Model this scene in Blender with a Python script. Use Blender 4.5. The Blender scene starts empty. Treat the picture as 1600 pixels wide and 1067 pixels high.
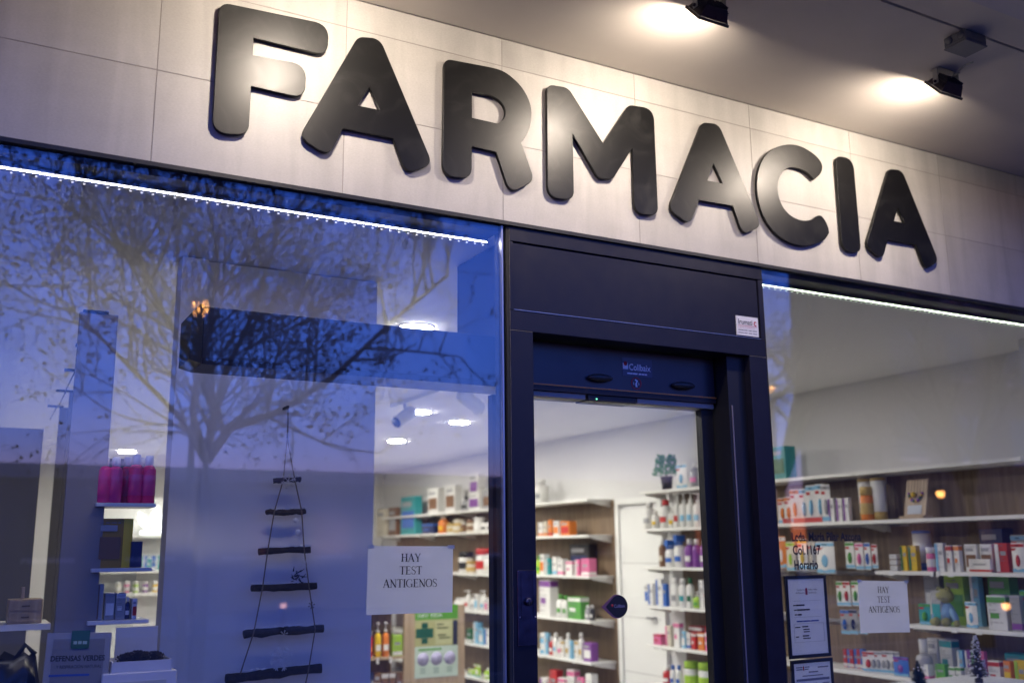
import bpy, bmesh, math, random
from mathutils import Vector, Matrix
random.seed(7)
R = math.radians
PI = math.pi
sc = bpy.context.scene
col = sc.collection

# ------------------------------------------------------------------ camera, sky, exposure
YAW, PITCH, ROLL = R(28.8725), R(11.8272), R(-0.6042)
FPX = 1547.7                                   # focal length in pixels of the 1600 px wide frame (about 35 mm)
CAM = Vector((0.0, -3.0, 1.6))
fw = Vector((math.sin(YAW) * math.cos(PITCH), math.cos(YAW) * math.cos(PITCH), math.sin(PITCH)))
r0 = Vector((math.cos(YAW), -math.sin(YAW), 0))
u0 = r0.cross(fw)
rt = r0 * math.cos(ROLL) + u0 * math.sin(ROLL)
up = -r0 * math.sin(ROLL) + u0 * math.cos(ROLL)
cam = bpy.data.cameras.new('camera')
cam.sensor_width = 36.0
cam.lens = FPX / 1600 * 36.0
cam.clip_start = 0.05
cam.clip_end = 500
cam.dof.use_dof = True
cam.dof.focus_distance = 3.45
cam.dof.aperture_fstop = 1.9
cam.dof.aperture_blades = 9
camo = bpy.data.objects.new('camera', cam)
col.objects.link(camo)
camo.matrix_world = Matrix(((rt.x, up.x, -fw.x, CAM.x), (rt.y, up.y, -fw.y, CAM.y), (rt.z, up.z, -fw.z, CAM.z), (0, 0, 0, 1)))
sc.camera = camo

EXPOSURE = 4.3                                 # dusk: a long exposure
K = 1.0 / 2 ** EXPOSURE                        # lamp strengths below are written for exposure 0 and scaled by this
world = bpy.data.worlds.new('World')
sc.world = world
world.use_nodes = True
wn = world.node_tree
sky = wn.nodes.new('ShaderNodeTexSky')
sky.sky_type = 'NISHITA'
sky.sun_disc = False
sky.sun_elevation = R(-0.1)                    # the sun has just gone down behind the building
sky.sun_rotation = 0.0
sky.ozone_density = 5.0
sky.dust_density = 0.15
sky.air_density = 0.75
sky.altitude = 1000
bg = wn.nodes['Background']
bg.inputs[1].default_value = 0.15
tint = wn.nodes.new('ShaderNodeMix'); tint.data_type = 'RGBA'; tint.blend_type = 'MULTIPLY'; tint.inputs[0].default_value = 1.0
tint.inputs[7].default_value = (2.1, 0.76, 1.0, 1)          # white balance of a camera set for the warm lamps
wn.links.new(sky.outputs[0], tint.inputs[6]); wn.links.new(tint.outputs[2], bg.inputs[0])

sc.view_settings.view_transform = 'Standard'
sc.view_settings.look = 'None'
sc.view_settings.exposure = EXPOSURE
sc.view_settings.gamma = 1.0
sc.view_settings.use_curve_mapping = False
sc.render.engine = 'CYCLES'
cy = sc.cycles
cy.use_adaptive_sampling = False
cy.light_sampling_threshold = 0.0
cy.sample_clamp_indirect = 8.0 * K
cy.sample_clamp_direct = 0.0
cy.use_denoising = True
cy.max_bounces = 6
cy.diffuse_bounces = 3
cy.glossy_bounces = 3
cy.transparent_max_bounces = 24
cy.caustics_reflective = False
cy.caustics_refractive = False

# ------------------------------------------------------------------ photo geometry: pixel ray -> point on a real plane
def ray(x, y):
    return rt * ((x - 800) / FPX) - up * ((y - 533.5) / FPX) + fw
def atY(x, y, Y=0.0):
    d = ray(x, y); t = (Y - CAM.y) / d.y
    return CAM + d * t
def atX(x, y, X):
    d = ray(x, y); t = (X - CAM.x) / d.x
    return CAM + d * t
def atZ(x, y, Z):
    d = ray(x, y); t = (Z - CAM.z) / d.z
    return CAM + d * t
def mirrored(x, y, Y):                         # a thing across the street that the shop window mirrors
    p = atY(x, y, Y)
    return Vector((p.x, -p.y, p.z))

# ------------------------------------------------------------------ materials
MATS = {}
def new_mat(name):
    m = bpy.data.materials.new(name); m.use_nodes = True
    return m, m.node_tree, m.node_tree.nodes['Principled BSDF']
def paint(c, rough=0.5, metal=0.0, vary=0.06, scale=9.0, bump=0.0, coat=0.0, spec=0.5, trans=0.0):
    key = (tuple(round(v, 3) for v in c), rough, metal, vary, scale, bump, coat, spec, trans)
    if key in MATS: return MATS[key]
    m, nt, b = new_mat('paint')
    N = nt.nodes.new; L = nt.links.new
    tc = N('ShaderNodeTexCoord'); nz = N('ShaderNodeTexNoise')
    nz.inputs['Scale'].default_value = scale; nz.inputs['Detail'].default_value = 5
    L(tc.outputs['Object'], nz.inputs['Vector'])
    mx = N('ShaderNodeMix'); mx.data_type = 'RGBA'
    mx.inputs[6].default_value = (*[max(0, v * (1 - vary * 2)) for v in c], 1)
    mx.inputs[7].default_value = (*[min(1, v * (1 + vary)) for v in c], 1)
    L(nz.outputs['Fac'], mx.inputs[0]); L(mx.outputs[2], b.inputs['Base Color'])
    mr = N('ShaderNodeMapRange'); mr.inputs[3].default_value = max(0.02, rough - 0.06); mr.inputs[4].default_value = min(1, rough + 0.08)
    L(nz.outputs['Fac'], mr.inputs[0]); L(mr.outputs[0], b.inputs['Roughness'])
    b.inputs['Metallic'].default_value = metal
    b.inputs['Coat Weight'].default_value = coat
    b.inputs['Specular IOR Level'].default_value = spec
    b.inputs['Transmission Weight'].default_value = trans
    if bump:
        bp = N('ShaderNodeBump'); bp.inputs['Strength'].default_value = bump; bp.inputs['Distance'].default_value = 0.002
        n2 = N('ShaderNodeTexNoise'); n2.inputs['Scale'].default_value = scale * 12; n2.inputs['Detail'].default_value = 3
        L(tc.outputs['Object'], n2.inputs['Vector']); L(n2.outputs['Fac'], bp.inputs['Height']); L(bp.outputs[0], b.inputs['Normal'])
    MATS[key] = m
    return m
def emit(c, s):
    key = ('emit', c, s)
    if key in MATS: return MATS[key]
    m, nt, b = new_mat('lamp_light')
    b.inputs['Base Color'].default_value = (0.8, 0.8, 0.8, 1)
    b.inputs['Emission Color'].default_value = (*c, 1)
    b.inputs['Emission Strength'].default_value = s * K
    MATS[key] = m
    return m
def glass_mat(f0, tint=(1, 1, 1), smudge=0.0):
    m = bpy.data.materials.new('window_glass'); m.use_nodes = True
    nt = m.node_tree; nt.nodes.clear(); N = nt.nodes.new; L = nt.links.new
    out = N('ShaderNodeOutputMaterial'); mix = N('ShaderNodeMixShader'); tr = N('ShaderNodeBsdfTransparent'); gl = N('ShaderNodeBsdfGlossy')
    tr.inputs[0].default_value = (*tint, 1); gl.inputs['Roughness'].default_value = 0.0
    lw = N('ShaderNodeLayerWeight'); lw.inputs[0].default_value = 0.5
    pw = N('ShaderNodeMath'); pw.operation = 'POWER'; pw.inputs[1].default_value = 5
    ma = N('ShaderNodeMath'); ma.operation = 'MULTIPLY_ADD'; ma.inputs[1].default_value = 1 - f0; ma.inputs[2].default_value = f0
    L(lw.outputs['Facing'], pw.inputs[0]); L(pw.outputs[0], ma.inputs[0]); L(ma.outputs[0], mix.inputs[0])
    L(tr.outputs[0], mix.inputs[1]); L(gl.outputs[0], mix.inputs[2])
    last = mix
    if smudge:                                  # a thin film of dust on the outer face
        df = N('ShaderNodeBsdfDiffuse'); df.inputs[0].default_value = (0.6, 0.6, 0.6, 1)
        tc = N('ShaderNodeTexCoord'); nz = N('ShaderNodeTexNoise'); nz.inputs['Scale'].default_value = 2.5; nz.inputs['Detail'].default_value = 8
        mr = N('ShaderNodeMapRange'); mr.inputs[1].default_value = 0.4; mr.inputs[2].default_value = 0.8; mr.inputs[3].default_value = 0.0; mr.inputs[4].default_value = smudge
        m2 = N('ShaderNodeMixShader')
        L(tc.outputs['Object'], nz.inputs['Vector']); L(nz.outputs['Fac'], mr.inputs[0]); L(mr.outputs[0], m2.inputs[0])
        L(mix.outputs[0], m2.inputs[1]); L(df.outputs[0], m2.inputs[2]); last = m2
    L(last.outputs[0], out.inputs[0])
    return m
def stone_mat():
    m, nt, b = new_mat('porcelain_tile')
    N = nt.nodes.new; L = nt.links.new
    tc = N('ShaderNodeTexCoord'); oi = N('ShaderNodeObjectInfo')
    mp = N('ShaderNodeVectorMath'); mp.operation = 'MULTIPLY_ADD'; mp.inputs[1].default_value = (1, 1, 2.2)
    L(tc.outputs['Object'], mp.inputs[0]); L(oi.outputs['Location'], mp.inputs[2])
    n1 = N('ShaderNodeTexNoise'); n1.inputs['Scale'].default_value = 5; n1.inputs['Detail'].default_value = 7; n1.inputs['Roughness'].default_value = 0.62
    n2 = N('ShaderNodeTexNoise'); n2.inputs['Scale'].default_value = 120; n2.inputs['Detail'].default_value = 3
    L(mp.outputs[0], n1.inputs['Vector']); L(mp.outputs[0], n2.inputs['Vector'])
    a = N('ShaderNodeMix'); a.data_type = 'RGBA'; a.inputs[6].default_value = (0.47, 0.45, 0.42, 1); a.inputs[7].default_value = (0.60, 0.58, 0.545, 1)
    L(n1.outputs['Fac'], a.inputs[0])
    c = N('ShaderNodeMix'); c.data_type = 'RGBA'; c.blend_type = 'MULTIPLY'; c.inputs[0].default_value = 0.25
    L(a.outputs[2], c.inputs[6]); L(n2.outputs['Fac'], c.inputs[7])
    sh = N('ShaderNodeMath'); sh.operation = 'MULTIPLY_ADD'; sh.inputs[1].default_value = 0.16; sh.inputs[2].default_value = 0.90
    L(oi.outputs['Random'], sh.inputs[0])
    ge = N('ShaderNodeNewGeometry'); st = N('ShaderNodeMapping'); st.inputs['Scale'].default_value = (9, 9, 1.3)      # rain streaks and smudges that run over the joints
    n3 = N('ShaderNodeTexNoise'); n3.inputs['Scale'].default_value = 1.0; n3.inputs['Detail'].default_value = 8; n3.inputs['Distortion'].default_value = 0.7
    L(ge.outputs['Position'], st.inputs[0]); L(st.outputs[0], n3.inputs['Vector'])
    m3 = N('ShaderNodeMapRange'); m3.inputs[1].default_value = .35; m3.inputs[2].default_value = .62; m3.inputs[3].default_value = .84; m3.inputs[4].default_value = 1.0
    L(n3.outputs['Fac'], m3.inputs[0])
    mu = N('ShaderNodeMath'); mu.operation = 'MULTIPLY'; L(sh.outputs[0], mu.inputs[0]); L(m3.outputs[0], mu.inputs[1]); sh = mu
    v = N('ShaderNodeVectorMath'); v.operation = 'SCALE'
    L(c.outputs[2], v.inputs[0]); L(sh.outputs[0], v.inputs['Scale']); L(v.outputs[0], b.inputs['Base Color'])
    b.inputs['Roughness'].default_value = 0.48
    return m
def wood_mat(c1, c2, horizontal=False):
    m, nt, b = new_mat('wood_laminate')
    N = nt.nodes.new; L = nt.links.new
    tc = N('ShaderNodeTexCoord'); mp = N('ShaderNodeMapping')
    mp.inputs['Scale'].default_value = (14, 14, 0.7) if not horizontal else (0.8, 0.8, 16)
    n1 = N('ShaderNodeTexNoise'); n1.inputs['Scale'].default_value = 3; n1.inputs['Detail'].default_value = 8; n1.inputs['Distortion'].default_value = 0.8
    L(tc.outputs['Object'], mp.inputs[0]); L(mp.outputs[0], n1.inputs['Vector'])
    r = N('ShaderNodeValToRGB'); r.color_ramp.elements[0].color = (*c1, 1); r.color_ramp.elements[1].color = (*c2, 1)
    r.color_ramp.elements[0].position = 0.3; r.color_ramp.elements[1].position = 0.7
    L(n1.outputs['Fac'], r.inputs[0]); L(r.outputs[0], b.inputs['Base Color'])
    b.inputs['Roughness'].default_value = 0.5
    return m
def satin_black():
    m, nt, b = new_mat('satin_black_letter')
    N = nt.nodes.new; L = nt.links.new
    tc = N('ShaderNodeTexCoord'); n1 = N('ShaderNodeTexNoise'); n1.inputs['Scale'].default_value = 7; n1.inputs['Detail'].default_value = 9; n1.inputs['Distortion'].default_value = 1.6
    L(tc.outputs['Object'], n1.inputs['Vector'])
    r = N('ShaderNodeValToRGB'); e = r.color_ramp.elements
    e[0].position = 0.50; e[0].color = (0.005, 0.005, 0.0055, 1); e[1].position = 0.80; e[1].color = (0.020, 0.020, 0.020, 1)
    L(n1.outputs['Fac'], r.inputs[0]); L(r.outputs[0], b.inputs['Base Color'])
    mr = N('ShaderNodeMapRange'); mr.inputs[1].default_value = 0.3; mr.inputs[2].default_value = 0.8; mr.inputs[3].default_value = 0.34; mr.inputs[4].default_value = 0.40
    L(n1.outputs['Fac'], mr.inputs[0]); L(mr.outputs[0], b.inputs['Roughness'])
    b.inputs['Specular IOR Level'].default_value = 0.33
    return m

M_TILE = stone_mat()
M_GROUT = paint((0.30, 0.28, 0.26), 0.9)
M_LETTER = satin_black()
M_SOFFIT = paint((0.70, 0.64, 0.58), 0.75, vary=0.13, scale=1.6, bump=0.25)
M_NAVY = paint((0.013, 0.0125, 0.021), 0.36, vary=0.22, scale=16, spec=0.3)
M_BLACK = paint((0.008, 0.008, 0.010), 0.45)
M_GASKET = paint((0.02, 0.02, 0.02), 0.8)
M_ALU = paint((0.42, 0.42, 0.45), 0.35, metal=0.9)
M_STEEL = paint((0.13, 0.12, 0.17), 0.24, metal=1.0, vary=.3, scale=30)
M_WHITE = paint((0.78, 0.78, 0.76), 0.5, vary=0.02)
M_WALL = paint((0.72, 0.71, 0.71), 0.8, vary=0.03, scale=2, bump=0.1)
M_CEIL = paint((0.80, 0.79, 0.78), 0.85, vary=0.02, scale=2)
M_SHELF = paint((0.80, 0.79, 0.75), 0.4, vary=0.02)
M_WOOD = wood_mat((0.12, 0.080, 0.048), (0.23, 0.160, 0.098))
M_WOODL = wood_mat((0.36, 0.26, 0.16), (0.52, 0.40, 0.27))
M_BOARD = paint((0.76, 0.74, 0.75), 0.6, vary=0.03)
M_BARK = paint((0.035, 0.030, 0.026), 0.95, vary=0.3, scale=20)
M_LEAF = paint((0.055, 0.040, 0.025), 0.8, vary=0.35, scale=6)
M_GLASS = glass_mat(0.105, (0.97, 0.985, 0.98), 0.008)
M_DOORGLASS = glass_mat(0.043, (0.96, 0.98, 0.975))
M_PLASTIC = glass_mat(0.05, (0.93, 0.95, 0.95))

# ------------------------------------------------------------------ mesh helpers
class MB:
    def __init__(s): s.v = []; s.f = []; s.sm = []
    def add(s, vs, fs, smooth=False):
        o = len(s.v); s.v += [tuple(v) for v in vs]
        for f in fs: s.f.append(tuple(i + o for i in f)); s.sm.append(smooth)
        return s
    def box(s, x0, x1, y0, y1, z0, z1, ch=0.0):
        if x1 < x0: x0, x1 = x1, x0
        if y1 < y0: y0, y1 = y1, y0
        if z1 < z0: z0, z1 = z1, z0
        if ch <= 0:
            vs = [(x, y, z) for z in (z0, z1) for y in (y0, y1) for x in (x0, x1)]
            return s.add(vs, [(0, 2, 3, 1), (4, 5, 7, 6), (0, 1, 5, 4), (2, 6, 7, 3), (0, 4, 6, 2), (1, 3, 7, 5)])
        c = min(ch, (x1 - x0) * .45, (y1 - y0) * .45, (z1 - z0) * .45)
        bm = bmesh.new(); bmesh.ops.create_cube(bm, size=1)
        for v in bm.verts: v.co = Vector(((x0 + x1) / 2 + v.co.x * (x1 - x0), (y0 + y1) / 2 + v.co.y * (y1 - y0), (z0 + z1) / 2 + v.co.z * (z1 - z0)))
        bmesh.ops.bevel(bm, geom=bm.edges[:], offset=c, segments=1, affect='EDGES')
        bm.verts.index_update()
        vs = [v.co[:] for v in bm.verts]; fs = [[v.index for v in f.verts] for f in bm.faces]; bm.free()
        return s.add(vs, fs)
    def lathe(s, prof, n=14, c=(0, 0, 0), smooth=True):
        vs = []; fs = []
        for r, z in prof:
            for k in range(n):
                a = 2 * PI * k / n; vs.append((c[0] + r * math.cos(a), c[1] + r * math.sin(a), c[2] + z))
        for i in range(len(prof) - 1):
            for k in range(n): fs.append((i * n + k, i * n + (k + 1) % n, (i + 1) * n + (k + 1) % n, (i + 1) * n + k))
        fs.append(tuple(range(n))[::-1]); fs.append(tuple((len(prof) - 1) * n + k for k in range(n)))
        return s.add(vs, fs, smooth)
    def tube(s, pts, rad, n=6, smooth=True):
        pts = [Vector(p) for p in pts]; vs = []; fs = []
        if not isinstance(rad, (list, tuple)): rad = [rad] * len(pts)
        ref = Vector((0.31, 0.57, 0.76))
        for i, p in enumerate(pts):
            d = (pts[min(i + 1, len(pts) - 1)] - pts[max(i - 1, 0)]).normalized()
            a = d.cross(ref)
            if a.length < 1e-4: a = d.cross(Vector((1, 0, 0)))
            a.normalize(); b = d.cross(a)
            for k in range(n):
                t = 2 * PI * k / n; vs.append(p + (a * math.cos(t) + b * math.sin(t)) * rad[i])
        for i in range(len(pts) - 1):
            for k in range(n): fs.append((i * n + k, i * n + (k + 1) % n, (i + 1) * n + (k + 1) % n, (i + 1) * n + k))
        fs.append(tuple(range(n))[::-1]); fs.append(tuple((len(pts) - 1) * n + k for k in range(n)))
        return s.add(vs, fs, smooth)
    def prism(s, poly, y0, y1):                 # polygon in x,z pushed from y0 (front) to y1
        n = len(poly)
        vs = [(x, y0, z) for x, z in poly] + [(x, y1, z) for x, z in poly]
        fs = [tuple(range(n)), tuple(range(n, 2 * n))[::-1]] + [(k, k + n, (k + 1) % n + n, (k + 1) % n) for k in range(n)]
        return s.add(vs, fs)
    def quad(s, a, b, c, d): return s.add([a, b, c, d], [(0, 1, 2, 3)])
    def mesh(s, m):
        me = bpy.data.meshes.new('mesh'); me.from_pydata(s.v, [], s.f)
        me.polygons.foreach_set('use_smooth', s.sm); me.materials.append(m); me.update()
        bm = bmesh.new(); bm.from_mesh(me); bmesh.ops.recalc_face_normals(bm, faces=bm.faces[:]); bm.to_mesh(me); bm.free()
        return me
    def build(s, name, m, parent=None, loc=None): return ob(name, s.mesh(m), parent, loc)
def ob(name, me, parent=None, loc=None, rz=0.0):
    o = bpy.data.objects.new(name, me); col.objects.link(o)
    if loc is not None: o.location = loc
    if rz: o.rotation_euler.z = rz
    if parent: o.parent = parent
    if me is not None: me.name = name
    return o
def tag(o, label=None, cat=None, group=None, kind=None):
    if label: o['label'] = label
    if cat: o['category'] = cat
    if group: o['group'] = group
    if kind: o['kind'] = kind
    return o
def thing(name, label, cat, loc=(0, 0, 0), rz=0.0, group=None):
    return tag(ob(name, None, None, loc, rz), label, cat, group)
def struct(name, mb, m): return tag(mb.build(name, m), kind='structure')
def fillet(pts, n=6):                            # pts: (x, z, r) -> polygon with rounded corners
    out = []
    for i, (x, z, r) in enumerate(pts):
        p = Vector((x, z)); a = Vector(pts[i - 1][:2]); b = Vector(pts[(i + 1) % len(pts)][:2])
        if r <= 0: out.append((x, z)); continue
        da = (a - p); db = (b - p); la, lb = da.length, db.length; da.normalize(); db.normalize()
        ang = math.acos(max(-1, min(1, da.dot(db)))); t = r / math.tan(ang / 2); t = min(t, la * .48, lb * .48)
        p0 = p + da * t; p1 = p + db * t
        for k in range(n + 1):
            u = k / n; q = p0 * (1 - u) ** 2 + p * 2 * u * (1 - u) * 0.86 + (p0 + p1) * 0.5 * 2 * u * (1 - u) * 0.14 + p1 * u ** 2
            out.append((q.x, q.y))
    return out
def plate(name, loops, y0, y1, m, parent=None, bevel=0.0, loc=None):     # filled outline with holes, thickness y0..y1
    cu = bpy.data.curves.new(name, 'CURVE'); cu.dimensions = '2D'; cu.fill_mode = 'BOTH'
    cu.extrude = abs(y1 - y0) / 2 - bevel; cu.bevel_depth = bevel; cu.bevel_resolution = 1; cu.offset = -bevel
    for lp in loops:
        sp = cu.splines.new('POLY'); sp.points.add(len(lp) - 1); sp.use_cyclic_u = True
        for k, (x, z) in enumerate(lp): sp.points[k].co = (x, z, 0, 1)
    o = bpy.data.objects.new('tmp', cu); col.objects.link(o)
    me = bpy.data.meshes.new_from_object(o.evaluated_get(bpy.context.evaluated_depsgraph_get()))
    bpy.data.objects.remove(o); bpy.data.curves.remove(cu)
    me.transform(Matrix(((1, 0, 0, 0), (0, 0, -1, (y0 + y1) / 2), (0, 1, 0, 0), (0, 0, 0, 1))))
    me.materials.clear(); me.materials.append(m)
    return ob(name, me, parent, loc)
def text(name, s, size, m, parent, x, y, z, align='CENTER', sx=1.0, bold=0.0, shear=0.0):
    cu = bpy.data.curves.new('t', 'FONT'); cu.body = s; cu.size = size; cu.align_x = align; cu.offset = bold; cu.shear = shear; cu.resolution_u = 3
    o = bpy.data.objects.new('tmp', cu); col.objects.link(o)
    me = bpy.data.meshes.new_from_object(o.evaluated_get(bpy.context.evaluated_depsgraph_get()))
    bpy.data.objects.remove(o); bpy.data.curves.remove(cu)
    me.transform(Matrix(((sx, 0, 0, 0), (0, 0, -1, 0), (0, 1, 0, 0), (0, 0, 0, 1))))
    me.materials.clear(); me.materials.append(m)
    return ob(name, me, parent, (x, y, z))

# ------------------------------------------------------------------ large structure: ground outside
struct('pavement', MB().box(-40, 60, -9.0, 0.0, -0.3, 0.0), paint((0.12, 0.115, 0.11), 0.85, vary=0.15, scale=3, bump=0.3))
struct('kerb', MB().box(-40, 60, -9.15, -9.004, -0.3, 0.004), paint((0.30, 0.29, 0.28), 0.8))
struct('road', MB().box(-60, 80, -18.0, -9.154, -0.4, -0.12), paint((0.05, 0.05, 0.052), 0.85, vary=0.2, scale=2, bump=0.4))
struct('far_pavement', MB().box(-60, 80, -24, -18.004, -0.4, 0.0), paint((0.20, 0.19, 0.18), 0.85, vary=0.15, scale=3))
struct('ground', MB().box(-300, 300, -300, 60, -0.9, -0.41), paint((0.10, 0.10, 0.09), 0.9))

# ------------------------------------------------------------------ shop shell
XR, YB, XL, ZC = 5.50, 11.0, -2.4, 2.735
struct('shop_floor', MB().box(XL, XR, 0.0, YB, -0.2, 0.004), paint((0.42, 0.40, 0.38), 0.35, vary=0.05))
struct('shop_ceiling', MB().box(XL, XR + .3, 0.05, YB, ZC, ZC + 0.3), M_CEIL)
struct('wall_right', MB().box(XR, XR + 0.2, 0.0, YB, 0.0, ZC), M_WALL)
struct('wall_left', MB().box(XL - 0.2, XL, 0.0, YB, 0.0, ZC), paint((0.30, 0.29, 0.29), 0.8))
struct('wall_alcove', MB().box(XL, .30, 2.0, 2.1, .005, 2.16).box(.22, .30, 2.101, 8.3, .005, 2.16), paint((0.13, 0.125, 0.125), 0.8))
struct('wall_back', MB().box(XL - .2, XR + .2, YB, YB + 0.2, 0.0, ZC), M_WALL)
struct('wall_pilaster', MB().box(5.18, 5.497, 0.02, 0.44, 0.0, ZC - .003), M_WALL)
struct('building_upper_wall', MB().box(-8, 14, 0.012, 0.6, 3.05, 12), paint((0.4, 0.38, 0.36), 0.8))
struct('building_side_wall', MB().box(-8, XL - .21, 0.0, 0.6, 0, 3.04), paint((0.4, 0.38, 0.36), 0.8))
struct('building_end_wall', MB().box(5.72, 14, 0.0, 0.6, 0, 3.04), paint((0.4, 0.38, 0.36), 0.8))
struct('stall_riser', MB().box(XL, 1.60, 0.0, 0.08, 0.0, 0.30).box(2.86, 5.7, 0.0, 0.08, 0.0, 0.30), M_NAVY)

# soffit over the pavement: two boards with a dark joint between them, and a lower outer lip
ZS = 3.478
struct('soffit', MB().box(-8, 14, -0.850, 0.0, ZS, ZS + .06).box(-8, 14, -1.05, -0.862, ZS, ZS + .06).box(-8, 14, -0.862, -0.850, ZS + .02, ZS + .06), M_SOFFIT)
struct('soffit_edge', MB().box(-8, 14, -1.30, -1.053, ZS - .05, ZS + .5), paint((0.62, 0.58, 0.60), 0.6))

# ------------------------------------------------------------------ tiled fascia
fas = thing('tiled_fascia', 'beige stone tile fascia above the shop windows, carrying the big black letters', 'fascia', (0, 0, 0))
MB().box(-3, 7, 0.0008, 0.0115, 2.757, ZS - .002).build('grout_bed', M_GROUT, fas)
TX0, TP, G = 0.410, 0.6065, 0.0028
rows = [(2.757, 3.060), (3.060, 3.364), (3.364, ZS - .003)]
cache = {}
for ri, (z0, z1) in enumerate(rows):
    for k in range(-5, 10):
        x0 = TX0 + k * TP
        if ri not in cache: cache[ri] = MB().box(G / 2, TP - G / 2, -0.0005, 0.0006, G / 2, z1 - z0 - G / 2, 0.0003).mesh(M_TILE)
        ob('tile', cache[ri], fas, (x0, random.uniform(-.0002, .0001), z0))
MB().box(-3, 7, -0.016, 0.014, 2.742, 2.7555).build('drip_trim', M_BLACK, fas)

# ------------------------------------------------------------------ the eight letters
def Zm(pts, ox, oy, s):                           # zoomed picture coordinates -> metres on the letters' front plane
    out = []
    for p in pts:
        q = atY(ox + p[0] / s, oy + p[1] / s, -0.021)
        out.append((q.x, q.z, p[2] if len(p) > 2 else 0.0))
    return out
def dense(pts, closed=True):                      # smooth curve through points
    n = len(pts); out = []
    for i in range(n if closed else n - 1):
        p0, p1, p2, p3 = (Vector(pts[(i + k) % n][:2]) if closed else Vector(pts[max(0, min(n - 1, i + k))][:2]) for k in (-1, 0, 1, 2))
        for k in range(4):
            t = k / 4
            q = 0.5 * ((2 * p1) + (p2 - p0) * t + (2 * p0 - 5 * p1 + 4 * p2 - p3) * t * t + (3 * p1 - p0 - 3 * p2 + p3) * t ** 3)
            out.append((q.x, q.y))
    if not closed: out.append(tuple(pts[-1][:2]))
    return out
A1 = (320, 0, 3.558); A2 = (680, 80, 3.953); A3 = (1040, 170, 3.636)
LET = []
LET.append(('F', 'leftmost letter, an F', [fillet(Zm([(82, 12, .035), (692, 138, .045), (682, 312, .040), (272, 212, 0), (268, 308, 0), (566, 362, .045), (556, 548, .040), (258, 480, 0), (243, 750, .036), (40, 742, .042)], *A1))]))
LET.append(('A', 'letter A right after the F', [fillet(Zm([(852, 206, .036), (974, 214, .040), (1268, 915, .034), (1118, 965, .034), (1048, 770, 0), (770, 715, 0), (690, 868, .034), (524, 765, .036)], *A1)), [q[:2] for q in Zm([(918, 485), (972, 612), (852, 588)], *A1)]]))
bowl = dense(Zm([(330, 98), (400, 116), (460, 150), (530, 217), (578, 300), (595, 380), (582, 480), (532, 568)], *A2), False)
stem = fillet(Zm([(532, 568, 0), (614, 800, .036), (462, 880, .034), (378, 625, 0), (228, 588, 0), (224, 785, .036), (46, 772, .040), (56, 46, .030), (330, 98, 0)], *A2))
hole = Zm([(228, 255), (345, 275)], *A2); hole = [h[:2] for h in hole] + dense(Zm([(345, 275), (400, 308), (432, 360), (428, 412), (392, 443), (370, 444)], *A2), False)[1:] + [h[:2] for h in Zm([(228, 412)], *A2)]
LET.append(('R', 'letter R with a scuffed pale leg', [bowl[:-1] + stem[:-1], hole]))
LET.append(('M', 'letter M in the middle', [fillet(Zm([(690, 205, .030), (822, 226, .040), (1038, 570, 0), (1196, 332, .036), (1350, 356, .045), (1378, 1015, .034), (1232, 1002, .038), (1220, 598, 0), (1098, 790, .030), (1008, 786, .030), (850, 512, 0), (858, 918, .034), (696, 905, .042)], *A2))]))
LET.append(('A', 'letter A between the M and the C', [fillet(Zm([(208, 78, .038), (302, 86, .042), (546, 668, .034), (440, 716, .034), (383, 552, 0), (192, 520, 0), (138, 658, .034), (16, 572, .036)], *A3)), [q[:2] for q in Zm([(272, 310), (325, 425), (238, 408)], *A3)]]))
co = dense(Zm([(930, 705), (905, 742), (860, 765), (800, 778), (730, 768), (660, 735), (600, 680), (552, 600), (526, 510), (519, 420), (531, 340), (565, 270), (620, 225), (690, 204), (760, 211), (830, 248), (875, 290), (891, 330), (880, 370), (845, 403)], *A3), False)
ci = dense(Zm([(845, 403), (800, 360), (745, 336), (695, 338), (660, 365), (641, 410), (637, 460), (650, 520), (680, 575), (725, 615), (780, 635), (828, 630), (855, 612), (882, 607), (910, 640), (930, 690)], *A3), False)
LET.append(('C', 'the only letter C', [co[:-1] + ci[:-1]]))
LET.append(('I', 'the only letter I', [fillet(Zm([(966, 268, .034), (1066, 282, .050), (1112, 818, .036), (1006, 806, .045)], *A3))]))
LET.append(('A', 'rightmost letter A, unlit and darkest', [fillet(Zm([(1268, 342, .036), (1344, 350, .040), (1552, 866, .034), (1480, 915, .030), (1425, 772, 0), (1265, 743, 0), (1232, 858, .034), (1138, 778, .036)], *A3)), [q[:2] for q in Zm([(1322, 562), (1362, 652), (1298, 637)], *A3)]]))
M_SPACER = paint((0.25, 0.25, 0.26), 0.5)
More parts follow.
